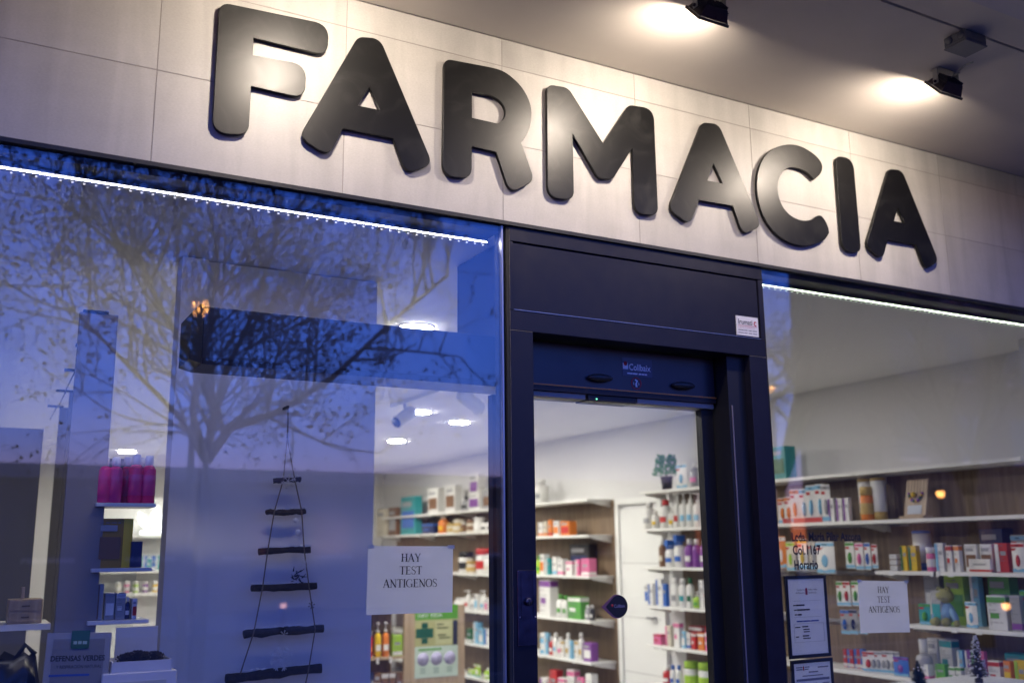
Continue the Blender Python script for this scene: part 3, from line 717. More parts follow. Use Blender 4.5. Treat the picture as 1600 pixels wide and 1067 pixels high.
def flake(px, py, r, m, arms=6):
    c = Vector(rel(px, py, -.022)); b = MB()
    for k in range(arms):
        a = 2 * PI * k / arms + .3; d = Vector((math.cos(a), 0, math.sin(a)))
        b.tube([c, c + d * r], r * .055, 4)
        for f_ in (.45, .72):
            for s in (-1, 1):
                a2 = a + s * .7; b.tube([c + d * r * f_, c + d * r * f_ + Vector((math.cos(a2), 0, math.sin(a2))) * r * .30], r * .045, 4)
    b.build('snowflake', m, la)
flake(448, 752, .030, M_FLAKE); flake(474, 882, .022, M_FLAKE); flake(441, 990, .016, M_FLAKE); flake(437, 1028, .045, M_SNOW, 8); flake(484, 945, .014, M_TWIG)
for px, py, r_ in ((460, 813, .010), (463, 832, .012)):
    MB().lathe([(r_ * math.sin(PI * k / 6) + .0005, -r_ * math.cos(PI * k / 6)) for k in range(7)], 10, rel(px, py, -.02)).build('white_bauble', M_SNOW, la)
b = MB()
for k in range(26):
    c = Vector(rel(462 + random.uniform(-9, 9), 901 + random.uniform(-9, 8), -.02)); b.tube([c, c + Vector((random.uniform(-.02, .02), random.uniform(-.012, .004), random.uniform(-.006, .022)))], [.003, .0008], 4)
tag(b.build('fir_sprig', paint((0.02, 0.035, 0.05), .7), la), kind='stuff')

# row of uprights at the far left; farther boards are painted darker for dimness
ups = [((155, 490), 'nearest and brightest of the row'), ((140, 542), 'second of the row'), ((120, 580), 'third of the row'), ((105, 612), 'fourth of the row'), ((90, 636), 'fifth and farthest of the row')]
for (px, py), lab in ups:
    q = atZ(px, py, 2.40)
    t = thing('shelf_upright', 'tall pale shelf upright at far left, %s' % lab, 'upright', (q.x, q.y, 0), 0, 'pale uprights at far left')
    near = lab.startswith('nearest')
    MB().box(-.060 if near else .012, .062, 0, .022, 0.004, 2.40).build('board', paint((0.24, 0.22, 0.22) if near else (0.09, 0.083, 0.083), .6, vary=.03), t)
    MB().box(-.05, .03, -.006, .028, 2.4005, 2.409).build('top_clip', M_BLACK, t)
    MB().tube([(-.006, .01, 2.40), (.006, .61, 2.40)], .003, 5).build('cable', M_BLACK, t)

# ------------------------------------------------------------------ shelving on the right wall
SF = 5.20
struct_shelf = []
def bay(name, label, y0, y1, zs, panel, seg=1.0):
    t = thing(name, label, 'shelving', (XR, y0, 0))
    n = max(1, round((panel[1] - panel[0]) / seg)); w = (panel[1] - panel[0]) / n
    for k in range(n): MB().box(-.018, -.001, panel[0] - y0 + k * w + .001, panel[0] - y0 + (k + 1) * w - .001, .02, 2.055).build('back_panel', M_WOOD, t)
    for z, ya, yb in zs:
        m = max(1, round((yb - ya) / 1.2)); wl_ = (yb - ya) / m
        for k in range(m):
            s = MB().box(SF - XR, -.019, ya - y0 + k * wl_ + .001, ya - y0 + (k + 1) * wl_ - .001, z - .022, z, .001).build('shelf_board', M_SHELF, t)
            if z < 1.5:
                for j in range(random.choice((2, 3, 4))):
                    yt = ya - y0 + k * wl_ + random.uniform(.08, wl_ - .12)
                    MB().box(SF - XR - .003, SF - XR - .0006, yt, yt + .04, z - .028, z - .001).build('price_tag', M_WHITE, s)
            for yy in (ya - y0 + k * wl_ + .02, ya - y0 + (k + 1) * wl_ - .024):
                MB().add([(-.0195, yy, z - .0225), (SF - XR + .05, yy, z - .0225), (SF - XR + .05, yy, z - .034), (-.0195, yy, z - .075),
                          (-.0195, yy + .004, z - .0225), (SF - XR + .05, yy + .004, z - .0225), (SF - XR + .05, yy + .004, z - .034), (-.0195, yy + .004, z - .075)],
                         [(0, 1, 2, 3), (4, 7, 6, 5), (0, 4, 5, 1), (1, 5, 6, 2), (2, 6, 7, 3), (3, 7, 4, 0)]).build('bracket', M_SHELF, s)
    return t
ZA = {0: 2.08, 1: 1.76, 2: 1.44, 3: 1.12, 4: 0.80, 5: 0.48}
ZB = {0: 2.06, 1: 1.725, 2: 1.345, 3: 0.94, 4: 0.57, 5: 0.20}
ZCc = {0: 2.05, 1: 1.80, 2: 1.33, 3: 0.92, 4: 0.56, 5: 0.20}
bay('wall_shelving', 'long white shelves on wood panels running from the right window to the white door', 0.52, 4.15,
    [(2.08, .52, 4.15), (1.76, .52, 4.15), (1.44, .52, 1.62), (1.44, 2.60, 4.15), (1.12, .52, 1.42), (1.12, 2.60, 4.15), (.80, .52, 4.15), (.48, .52, 4.15)], (0.50, 3.95))
bay('wall_shelving', 'short white shelves on a wood panel left of the white inner door', 4.97, 6.55,
    [(ZB[k], 4.99, 6.5) for k in range(6)], (4.90, 6.55))
bay('wall_shelving', 'far white shelves on wood panels seen through the left window', 6.70, 10.4,
    [(ZCc[k], 6.72, 10.3) for k in range(6)], (6.70, 10.4))
idr = thing('inner_door', 'plain white inner door with a white frame between two sets of shelves', 'door', (XR - .002, 4.22, 0))
MB().box(-.03, 0, .03, .62, .01, 1.955).build('leaf', M_WHITE, idr)
for z in (.5, .98, 1.46): MB().box(-.0315, -.0305, .04, .61, z, z + .006).build('groove', paint((.45, .45, .44), .6), idr)
MB().box(-.045, 0, -.035, .025, 0, 2.0).build('jamb', M_WHITE, idr)
MB().box(-.045, 0, .625, .685, 0, 2.0).build('jamb', M_WHITE, idr)
MB().box(-.045, 0, -.035, .685, 2.0005, 2.055).build('head', M_WHITE, idr)
MB().box(-.075, -.031, .10, .115, .98, 1.00).box(-.075, -.065, .10, .20, .98, 1.00).build('handle', M_ALU, idr)

# ------------------------------------------------------------------ products
REG = []
MESH = {}
def C(*c): return c
WHT, CRM, RED, ORG, YEL, GRN, DGR, BLU, LBL, NVY, PUR, PNK, BRN, BLK, GRY, TEA, GLD, LIM = ((.76, .75, .72), (.66, .60, .48), (.50, .03, .03), (.70, .20, .03), (.72, .48, .02), (.10, .35, .06), (.02, .13, .05), (.04, .14, .50), (.22, .48, .68), (.015, .025, .10),
    (.22, .06, .32), (.72, .16, .34), (.20, .10, .05), (.015, .015, .017), (.35, .35, .36), (.03, .30, .32), (.50, .34, .10), (.36, .58, .05))
CN = {WHT: 'white', CRM: 'cream', RED: 'red', ORG: 'orange', YEL: 'yellow', GRN: 'green', DGR: 'deep-green', BLU: 'blue', LBL: 'sky-blue', NVY: 'navy', PUR: 'purple', PNK: 'pink', BRN: 'brown', BLK: 'black', GRY: 'grey', TEA: 'teal', GLD: 'gold', LIM: 'lime'}
def pm(c, rough=.4): return paint(c, rough, vary=.03, scale=30)
def cached(key, fn):
    if key not in MESH: MESH[key] = fn()
    return MESH[key]
def rd(v): return round(v * 200) / 200
def part(name, key, fn, parent, loc=(0, 0, 0)):
    o = bpy.data.objects.new(name, cached(key, fn)); col.objects.link(o); o.parent = parent; o.location = loc
    return o
def mk_box(w, h, d, c, c2, style):
    w, h, d = max(.012, rd(w)), max(.012, rd(h)), max(.012, rd(d))
    o = ob('product_box', cached(('box', w, h, d, c), lambda: MB().box(-w / 2, w / 2, -d / 2, d / 2, 0, h, .0015).mesh(pm(c))))
    e = .0009
    def slab(nm, x0, x1, z0, z1, cc, k):
        part(nm, ('slab', w, h, d, k, cc), lambda: MB().box(x0 * w, x1 * w, -d / 2 - e * (1 + k * .3), -d / 2 - .0001, z0 * h, z1 * h).mesh(pm(cc)), o)
    def side(nm, z0, z1, cc, k):                # the print runs round the carton's left side too
        part(nm, ('side', w, h, d, k, cc), lambda: MB().box(w / 2 + .0001, w / 2 + e, -d * .46, d * .46, z0 * h, z1 * h).mesh(pm(cc)), o)
    def lines():
        b = MB(); rg = random.Random(int(w * 1e4 + h * 1e5))
        z_ = .92
        while z_ > .10:
            x_ = -.40
            while x_ < .30:
                L_ = rg.uniform(.06, .22); b.box(x_ * w, min(.42, x_ + L_) * w, -d / 2 - e * 2.6, -d / 2 - e * 2.2, (z_ - .018) * h, z_ * h); x_ += L_ + .05
                if rg.random() < .4: break
            z_ -= rg.choice((.05, .06, .14))
        return b.mesh(pm((.20, .19, .22)))
    if w > .02 and style != 4: tag(part('small_print', ('lines', w, h, d), lines, o), kind='stuff')
    if style == 0: slab('printed_band', -.49, .49, .05, .22, c2, 0); side('side_band', .05, .22, c2, 1); slab('printed_block', -.30, .30, .52, .66, GRY, 2)
    elif style == 1: slab('printed_band', -.49, .49, .80, .96, c2, 3); side('side_band', .80, .96, c2, 4); slab('printed_block', -.36, .10, .34, .50, c2, 5)
    elif style == 2: slab('printed_stripe', -.47, -.18, .03, .97, c2, 6); slab('printed_block', -.05, .38, .58, .72, GRY, 7)
    elif style == 3: slab('printed_picture', -.40, .40, .18, .62, c2, 8); slab('printed_block', -.40, .25, .74, .86, GRY, 9)
    return o
def mk_bottle(w, h, c, c2, top):
    r, h = max(.008, rd(w) / 2), max(.03, rd(h)); bh = h * {'cap': .80, 'pump': .70, 'spray': .68, 'flip': .86, 'tall': .62}[top]
    o = ob('bottle', cached(('bot', r, h, c, top), lambda: MB().lathe([(r * .9, 0), (r, bh * .03), (r, bh * .80), (r * .86, bh * .91), (r * .45, bh * .98), (r * .42, bh)], 14).mesh(pm(c, .28))))
    def patch():
        b = MB(); n = 6; vs = []
        for z_ in (bh * .26, bh * .50):
            for k in range(n + 1): a = R(-90 - 48 + 96 * k / n); vs.append((math.cos(a) * r * 1.02, math.sin(a) * r * 1.02, z_))
        return b.add(vs, [(k, k + 1, n + 2 + k, n + 1 + k) for k in range(n)], True).mesh(pm(c2))
    part('label', ('lab', r, bh, c2), patch, o)
    if top in ('cap', 'flip', 'tall'):
        cr = r * {'cap': .55, 'flip': .8, 'tall': .5}[top]
        part('cap', ('cap', r, h, top, c2), lambda: MB().lathe([(cr, bh + .0005), (cr, h * .985), (cr * .9, h)], 12).mesh(pm(c2 if c2 in (GRN, DGR, BLU, RED, BLK) and top != 'tall' else WHT)), o)
    elif top == 'pump':
        part('pump', ('pump', r, h), lambda: MB().lathe([(r * .5, bh + .0005), (r * .5, bh + h * .07), (r * .16, bh + h * .08), (r * .16, h * .93), (r * .4, h * .935), (r * .4, h)], 10).box(-r * .18, r * .18, -r * 1.15, 0, h * .945, h * .985).mesh(pm(WHT, .3)), o)
    else:
        part('trigger_head', ('trig', r, h, c2), lambda: MB().lathe([(r * .45, bh + .0005), (r * .42, bh + h * .10)], 10).box(-r * .35, r * .35, -r * 1.1, r * .7, bh + h * .105, h).box(-r * .15, r * .15, -r * .95, -r * .6, bh + h * .0, bh + h * .10).mesh(pm(c2, .3)), o)
    return o
def mk_jar(w, h, c, c2):
    r, h = max(.01, rd(w) / 2), max(.02, rd(h))
    o = ob('jar', cached(('jar', r, h, c), lambda: MB().lathe([(r * .93, 0), (r, h * .05), (r, h * .68), (r * .9, h * .74)], 16).mesh(pm(c, .25))))
    part('lid', ('lid', r, h, c2), lambda: MB().lathe([(r * .98, h * .745), (r * .98, h * .97), (r * .9, h)], 16).mesh(pm(c2)), o)
    part('label', ('jlab', r, h, c2), lambda: MB().lathe([(r * 1.012, h * .18), (r * 1.015, h * .19), (r * 1.015, h * .50), (r * 1.012, h * .51)], 16).mesh(pm(c2)), o)
    return o
def mk_card(w, h, c, c2, pouch=False):            # hanging blister card or pouch
    w, h = rd(w), rd(h)
    o = ob('blister_pack' if not pouch else 'pouch', cached(('card', w, h, c, pouch), lambda: (plateless_card(w, h) if not pouch else pouch_mesh(w, h)).mesh(pm(c, .45))))
    part('header', ('hdr', w, h, c2), lambda: MB().box(-w * .49, w * .49, -.0032 - (.004 if pouch else 0), -.0012, h * .86, h * .965).mesh(pm(c2)), o)
    part('euro_slot', ('slot', w, h), lambda: MB().box(-w * .14, w * .14, -.0042 - (.004 if pouch else 0), -.0034 - (.004 if pouch else 0), h * .90, h * .93).mesh(pm(BLK)), o)
    part('printed_foot', ('foot', w, h), lambda: MB().box(-w * .49, w * .49, -.0028 - (.004 if pouch else 0), -.0012, h * .03, h * .14).mesh(pm(LBL)), o)
    part('brand_mark', ('bmk', w, h), lambda: MB().box(-w * .45, -w * .05, -.0030 - (.004 if pouch else 0), -.0012, h * .74, h * .82).mesh(pm(RED)), o)
    def bub():
        b = MB(); n = 10
        ring = lambda s, y: [(math.cos(2 * PI * k / n) * w * .20 * s, y, h * .40 + math.sin(2 * PI * k / n) * h * .22 * s) for k in range(n)]
        vs = ring(1, -.0022) + ring(.92, -.012) + ring(.6, -.018); fs = [(i * n + k, i * n + (k + 1) % n, (i + 1) * n + (k + 1) % n, (i + 1) * n + k) for i in range(2) for k in range(n)] + [tuple(2 * n + k for k in range(n))]
        return b.add(vs, fs, True).mesh(pm(c2, .15))
    part('product_inside', ('bub', w, h, c2), bub, o)
    return o
def plateless_card(w, h): return MB().prism(fillet([(-w / 2, 0, .004), (w / 2, 0, .004), (w / 2, h, .008), (-w / 2, h, .008)], 3), -.001, .001)
def pouch_mesh(w, h):
    b = MB(); vs = []; fs = []; nx, nz = 4, 6
    for s in (-1, 1):
        for j in range(nz + 1):
            for i in range(nx + 1):
                u, v = i / nx, j / nz; t_ = math.sin(PI * u) * math.sin(PI * min(1, v * 1.0)) ** .6
                vs.append(((u - .5) * w, s * (.001 + .016 * t_ * (1 - .5 * v)), v * h))
    o = (nx + 1) * (nz + 1)
    for q_ in (0, o):
        for j in range(nz):
            for i in range(nx): a = q_ + j * (nx + 1) + i; fs.append((a, a + 1, a + nx + 2, a + nx + 1))
    return b.add(vs, fs, True)
def mk_tin(w, h, c, c2):
    r, h = rd(w) / 2, rd(h)
    o = ob('tin', cached(('tin', r, h, c), lambda: MB().lathe([(r, 0), (r, h * .94)], 18).mesh(pm(c, .3))))
    part('lid', ('tlid', r, h, c2), lambda: MB().lathe([(r * 1.03, h * .942), (r * 1.03, h), (r * .95, h * 1.01)], 18).mesh(pm(c2)), o)
    part('base_band', ('tband', r, h, c2), lambda: MB().lathe([(r * 1.012, .001), (r * 1.012, h * .20)], 18).mesh(pm(c2)), o)
    return o
def place(o, kindname, c, c2, where, loc, rz, px, desc=None, cat=None, group=None):
    o.location = loc; o.rotation_euler.z = rz
    d = desc or '%s %s with %s print' % (CN.get(c, ''), kindname, CN.get(c2, ''))
    REG.append((o, d, where, px, cat or kindname.split()[-1], group or 'products ' + where))
    return o
ORD = ['first', 'second', 'third', 'fourth', 'fifth', 'sixth', 'seventh', 'eighth', 'ninth', 'tenth', 'eleventh', 'twelfth', 'thirteenth', 'fourteenth', 'fifteenth', 'sixteenth']
KN = {'box': 'carton', 'pump': 'pump bottle', 'cap': 'bottle', 'spray': 'spray bottle', 'flip': 'flip top bottle', 'tall': 'long-necked bottle', 'jar': 'jar', 'card': 'blister pack', 'pouch': 'hanging pouch', 'tin': 'tin'}
def prod(kind, px0, px1, ytop, z, c, c2, where, xp=SF + .035, style=None, dep=None, desc=None, rot=0.0, zoff=0.0, plane='X', ybot=None):
    pc = (px0 + px1) / 2
    P = (lambda x, y: atX(x, y, xp)) if plane == 'X' else (lambda x, y: atY(x, y, xp))
    a, b_ = P(px0, 850), P(px1, 850)
    w = abs(a.y - b_.y) if plane == 'X' else abs(a.x - b_.x)
    tp = P(pc, ytop); h = max(.03, tp.z - z)
    if z is None: h = 0
    if kind == 'box':
        w *= .90 if plane == 'X' else 1
        d = dep or min(.10, max(.03, w * .6)); o = mk_box(w * (.86 if plane == 'X' else 1), h, d, c, c2, random.randrange(4) if style is None else style)
        base = P(pc, 850)
    elif kind in ('jar',): o = mk_jar(w * .92, h, c, c2); d = w
    elif kind == 'tin': o = mk_tin(w * .86, h, c, c2); d = w
    elif kind in ('card', 'pouch'): o = mk_card(w * .95, h, c, c2, kind == 'pouch'); d = .02
    else: o = mk_bottle(w * .88, h, c, c2, kind); d = w * .88
    base = P(pc, 850)
    if kind == 'box' and not rot and w < .2: rot = random.uniform(-.13, .13)
    if plane == 'X': loc = (xp + d / 2 + random.uniform(0, .018), base.y, z + zoff + .0006); rz = -PI / 2 + rot
    else: loc = (base.x, xp + d / 2, z + zoff + .0006); rz = rot
    return place(o, KN[kind], c, c2, where, loc, rz, pc, desc)

# shelves seen through the doorway (first bay)
W = 'on the top shelf beside the potted plant'
prod('pouch', 1058, 1075, 724, ZA[0], WHT, LBL, W); prod('cap', 1078, 1092, 722, ZA[0], GRY, PNK, W); prod('box', 1093, 1108, 722, ZA[0], GRY, WHT, W)
W = 'on the second shelf down through the doorway'
for a, b_, y, k, c, c2 in ((1000, 1014, 784, 'cap', WHT, GRY), (1015, 1024, 797, 'cap', WHT, YEL), (1026, 1040, 780, 'cap', WHT, RED), (1041, 1050, 794, 'cap', WHT, YEL), (1051, 1060, 770, 'pump', WHT, RED), (1060, 1070, 768, 'pump', WHT, LBL), (1070, 1081, 766, 'pump', WHT, LBL), (1081, 1094, 768, 'pump', WHT, LBL), (1095, 1110, 770, 'cap', WHT, RED)):
    prod(k, a, b_, y, ZA[1], c, c2, W)
W = 'on the third shelf down through the doorway'
for a, b_, y, k, c, c2 in ((1024, 1032, 842, 'cap', BRN, CRM), (1032, 1046, 844, 'spray', WHT, BLU), (1048, 1062, 836, 'spray', WHT, BLU), (1063, 1075, 842, 'cap', PUR, WHT), (1076, 1086, 842, 'cap', PUR, PUR), (1087, 1101, 841, 'cap', PUR, WHT), (1102, 1113, 843, 'cap', TEA, WHT)):
    prod(k, a, b_, y, ZA[2], c, c2, W)
W = 'on the fourth shelf down through the doorway'
for a, b_, y, k, c, c2 in ((1001, 1008, 912, 'box', WHT, BLU), (1009, 1018, 911, 'box', WHT, BLU), (1019, 1028, 904, 'box', WHT, BLU), (1029, 1037, 912, 'box', BLU, WHT), (1040, 1051, 903, 'cap', WHT, GRY), (1053, 1063, 903, 'cap', WHT, TEA), (1064, 1073, 903, 'cap', WHT, DGR), (1074, 1084, 924, 'pump', LIM, GRN), (1085, 1093, 906, 'box', WHT, GRY), (1094, 1104, 927, 'box', WHT, RED), (1105, 1116, 927, 'box', WHT, BLU)):
    prod(k, a, b_, y, ZA[3], c, c2, W)
W = 'on the fifth shelf down through the doorway'
for a, b_, y, k, c, c2 in ((1012, 1025, 990, 'box', PNK, RED), (1032, 1042, 976, 'box', CRM, PNK), (1043, 1054, 972, 'box', WHT, PNK), (1056, 1063, 986, 'box', LBL, WHT), (1064, 1070, 987, 'box', WHT, BLU), (1071, 1079, 988, 'box', RED, WHT), (1080, 1092, 988, 'box', ORG, WHT), (1093, 1101, 988, 'box', PNK, WHT), (1102, 1110, 990, 'box', WHT, PNK), (1111, 1119, 990, 'box', WHT, GRN)):
    prod(k, a, b_, y, ZA[4], c, c2, W)
for a, b_ in ((1066, 1090), (1092, 1116)): prod('box', a, b_, 978, ZA[4], RED, WHT, W, xp=SF + .15, desc='long dark red carton at the back')
W = 'on the lowest shelf in view through the doorway'
for a, b_, y, k, c, c2 in ((1022, 1033, 1040, 'cap', RED, WHT), (1035, 1042, 1038, 'cap', WHT, BLU), (1043, 1050, 1038, 'cap', WHT, BLU), (1052, 1067, 1032, 'jar', WHT, LIM), (1073, 1090, 1034, 'jar', WHT, LIM), (1093, 1106, 1045, 'jar', WHT, GRN), (1108, 1120, 1040, 'box', NVY, WHT)):
    prod(k, a, b_, y, ZA[5], c, c2, W)
# potted plant
q = atX(1045, 756, SF + .09)
pl = thing('potted_plant', 'small green artificial plant in a dark pot on the top shelf', 'plant', (SF + .07, q.y, ZA[0] + .0006)); pl.scale = (1.2, 1.2, 1.2)
MB().lathe([(.034, 0), (.045, .09), (.047, .095), (.042, .095)], 14).build('pot', paint((.05, .045, .055), .6), pl)
MB().tube([(0, 0, .09), (0, 0, .15)], .006, 5).build('stem', M_BARK, pl)
lf = MB()
for k in range(420):
    a = random.uniform(0, 2 * PI); rr_ = .095 * random.random() ** .5; z_ = .10 + .14 * random.random()
    rr_ *= 1 - .45 * (z_ - .10) / .14
    c = Vector((math.cos(a) * rr_, math.sin(a) * rr_, z_)); d = Vector((math.cos(a) * .6, math.sin(a) * .6, random.uniform(.1, .9))).normalized(); s_ = d.cross(Vector((random.random(), random.random(), random.random()))).normalized()
    L_ = random.uniform(.015, .03)
    lf.quad(c, c + d * L_ * .5 + s_ * L_ * .28, c + d * L_, c + d * L_ * .5 - s_ * L_ * .28)
tag(lf.build('foliage', paint((.08, .36, .14), .6, vary=.3, scale=40), pl), kind='stuff')

# second bay (left part of the doorway)
W = 'on the top of the short shelves left of the inner door'
prod('cap', 829, 843, 748, ZB[0], WHT, GRY, W)
W = 'on the second of the short shelves left of the inner door'
for a, b_, y, c, c2 in ((838, 847, 816, WHT, ORG), (848, 855, 814, CRM, ORG), (856, 862, 812, ORG, RED), (863, 873, 814, WHT, ORG), (874, 889, 814, ORG, RED)): prod('box', a, b_, y, ZB[1], c, c2, W)
W = 'on the third of the short shelves left of the inner door'
for a, b_, y, k, c, c2 in ((832, 840, 868, 'cap', LIM, GRN), (841, 850, 866, 'box', WHT, ORG), (851, 857, 872, 'box', TEA, WHT), (859, 867, 870, 'box', WHT, LBL), (868, 878, 873, 'box', WHT, PNK), (880, 894, 876, 'box', WHT, PNK), (896, 903, 874, 'box', PNK, WHT), (904, 919, 872, 'box', PNK, WHT)): prod(k, a, b_, y, ZB[2], c, c2, W)
prod('box', 884, 922, 850, ZB[2], BLK, NVY, W, xp=SF + .16, desc='wide black box standing at the back')
W = 'on the fourth of the short shelves left of the inner door'
for a, b_, y, k, c, c2 in ((838, 859, 905, 'box', WHT, PUR), (863, 871, 929, 'cap', WHT, GRN), (873, 880, 930, 'cap', WHT, GRN), (882, 907, 932, 'box', GRN, WHT), (908, 914, 945, 'cap', GRY, WHT), (915, 920, 945, 'cap', BLK, WHT)): prod(k, a, b_, y, ZB[3], c, c2, W, **({'style': 1} if k == 'box' else {}))
W = 'on the fifth of the short shelves left of the inner door'
for k_ in range(10):
    a = 838 + k_ * 6.6; c, c2 = random.choice(((WHT, LBL), (WHT, TEA), (WHT, PNK), (RED, WHT), (WHT, GLD), (LBL, WHT))); prod(random.choice(('box', 'cap', 'jar', 'cap')), a, a + 6, random.choice((988, 995, 1000)), ZB[4], c, c2, W)
prod('box', 905, 919, 1004, ZB[4], PUR, WHT, W)
W = 'on the lowest of the short shelves left of the inner door'
for k_ in range(6):
    a = 838 + k_ * 14; c, c2 = random.choice(((PNK, WHT), (WHT, PNK), (WHT, PUR), (RED, WHT))); prod('box', a, a + 12, random.choice((1046, 1052, 1058)), ZB[5], c, c2, W)

# far bay through the left window
W = 'on the top far shelf through the left window'
for a, b_, y, k, c, c2 in ((664, 684, 763, 'box', WHT, BRN), (691, 711, 758, 'box', WHT, BRN), (714, 725, 775, 'cap', GRY, BLK), (728, 750, 768, 'box', WHT, PUR), (752, 768, 764, 'box', GRY, BRN)): prod(k, a, b_, y, ZCc[0], c, c2, W, style=3 if k == 'box' else None)
prod('box', 731, 748, 740, ZCc[0] + .17, WHT, PUR, W, desc='small white carton stacked on another', style=3)
W = 'on the second far shelf through the left window'
prod('box', 622, 651, 776, ZCc[1], TEA, BLU, W, style=3, desc='big blue picture panel leaning')
for a, b_, y, k, c, c2 in ((654, 678, 818, 'box', NVY, BLU), (681, 689, 806, 'cap', ORG, YEL), (692, 701, 818, 'jar', CRM, GLD), (703, 713, 812, 'jar', GLD, CRM), (715, 722, 816, 'cap', BRN, GLD), (724, 733, 812, 'jar', CRM, BRN), (735, 744, 808, 'jar', WHT, WHT), (746, 756, 812, 'cap', WHT, BLK), (757, 767, 812, 'cap', WHT, BLK)): prod(k, a, b_, y, ZCc[1], c, c2, W)
prod('box', 586, 603, 795, ZCc[1], CRM, CRM, W, style=3, desc='tall cream box at the far end')
prod('box', 604, 620, 793, ZCc[1], BRN, GRY, W, style=3, desc='brown framed picture')
W = 'on the third far shelf through the left window'
for a, b_, y, k, c, c2 in ((711, 722, 862, 'jar', WHT, BLK), (723, 733, 876, 'jar', CRM, GLD), (736, 750, 857, 'jar', WHT, RED), (751, 759, 866, 'cap', WHT, CRM), (760, 768, 860, 'cap', WHT, CRM)): prod(k, a, b_, y, ZCc[2], c, c2, W)
W = 'on the fourth far shelf through the left window'
for k_ in range(8):
    a = 706 + k_ * 8; c, c2 = random.choice(((WHT, PNK), (WHT, RED), (WHT, GRY), (WHT, LBL))); prod(random.choice(('box', 'cap', 'pump')), a, a + 7, random.choice((922, 928, 934)), ZCc[3], c, c2, W)
W = 'on the fifth far shelf through the left window'
for k_ in range(5):
    a = 728 + k_ * 9; c, c2 = random.choice(((TEA, WHT), (WHT, BLU), (LBL, WHT), (GRY, BRN), (DGR, WHT))); prod(random.choice(('box', 'cap', 'box')), a, a + 8, random.choice((966, 972, 982)), ZCc[4], c, c2, W)
W = 'on the lowest far shelf through the left window'
for k_ in range(4):
    a = 728 + k_ * 11; c, c2 = random.choice(((WHT, LIM), (RED, WHT), (LIM, WHT), (LBL, WHT))); prod(random.choice(('box', 'cap', 'pouch')), a, a + 10, random.choice((1030, 1038, 1044)), ZCc[5], c, c2, W)

# wooden end unit with the green poster
GY = 5.4
def gy(x, y): return atY(x, y, GY)
pL, pR = gy(632, 1000).x, gy(726, 1000).x
gz = gy(680, 946).z
gu = thing('gondola_unit', 'pale wood shelf unit with a green poster on its end, behind the left window', 'shelving', (pL, GY, 0))
MB().box(0, pR - pL, 0, .04, .02, gz).build('end_panel', M_WOODL, gu)
MB().box(-.62, -.002, .03, .35, .02, gz, ).build('dark_back', M_WOOD, gu) if False else None
MB().box(-.62, -.001, .30, .33, .02, gz).build('back_panel', M_WOOD, gu)
zsh = gy(600, 1026).z
for z_ in (zsh, zsh - .36, gz - .002): MB().box(-.62, -.001, .0, .299, z_ - .022, z_).build('shelf_board', M_WOODL, gu)
W = 'on the wooden unit beside the green poster'
for a, b_, y, k, c, c2 in ((578, 587, 985, 'cap', RED, ORG), (589, 600, 972, 'pump', YEL, WHT), (601, 612, 971, 'pump', ORG, WHT), (613, 621, 976, 'pump', LIM, WHT), (616, 631, 992, 'box', LIM, WHT)):
    prod(k, a, b_, y, zsh, c, c2, W, xp=GY + .02 + (.1 if a == 613 else 0), plane='Y')
for k_ in range(5):
    a = 578 + k_ * 11; prod('box', a, a + 10, 1050, zsh - .36, random.choice((RED, BRN, NVY, ORG)), WHT, 'on the lower shelf of the wooden unit', xp=GY + .03, plane='Y')
for px in (590, 610):
    q = gy(px, 1036); tag(MB().box(q.x - .012, q.x + .012, GY - .004, GY - .001, zsh - .055, zsh - .003).build('price_tag', M_PAPER), 'small white price tag hanging from the wooden shelf edge, %s' % ('left one' if px == 590 else 'right one'), 'price tag')
po = thing('poster', 'green pharmacy poster with a dark green cross and three circles', 'poster', (gy(682, 1000).x, GY - .003, gy(682, 1057).z))
pw = gy(714, 1000).x - gy(647, 1000).x; ph = gy(682, 945).z - gy(682, 1057).z
def pbox(nm, x0, x1, z0, z1, c, k=0): MB().box((x0 - .5) * pw, (x1 - .5) * pw, -.0008 - k * .0006, 0 - k * .0006 if k else .002, z0 * ph, z1 * ph).build(nm, paint(c, .6), po)
pbox('lower_sheet', 0, 1, 0, .43, (.55, .68, .58)); pbox('picture', 0, 1, .4305, .80, (.45, .45, .20)); pbox('header', 0, 1, .8005, 1, (.10, .34, .02))
pbox('cross', .02, .42, .55, .68, (.01, .10, .06), 2); pbox('cross', .15, .29, .685, .76, (.01, .10, .06), 2); pbox('cross', .15, .29, .47, .545, (.01, .10, .06), 2)
pbox('pale_patch', .47, .86, .45, .77, (.55, .56, .30), 1); pbox('dark_figure', .88, .99, .435, .78, (.02, .025, .06), 2)
text('heading', 'HAY VIDA', .052, M_WHT, po, -.44 * pw, -.0022, .835 * ph, 'LEFT')
for k, (x0, x1, z) in enumerate(((.5, .66, .72), (.5, .78, .67), (.52, .72, .57), (.55, .82, .53))): pbox('printed_line', x0, x1, z, z + .018, (.10, .12, .04), 3)
pbox('printed_line', .08, .62, .375, .40, (.10, .34, .05), 1)
for k in range(3):
    o = MB().lathe([(.082 * pw / .6, 0), (.082 * pw / .6, .001)], 20).build('circle', paint((.42, .40, .58), .6), po, ((.19 + .31 * k - .5) * pw, -.001, .255 * ph)); o.rotation_euler.x = R(90)
    for j in range(3): pbox('printed_line', .12 + .31 * k, .25 + .31 * k, .12 - j * .03, .135 - j * .03, (.30, .40, .34), 1)

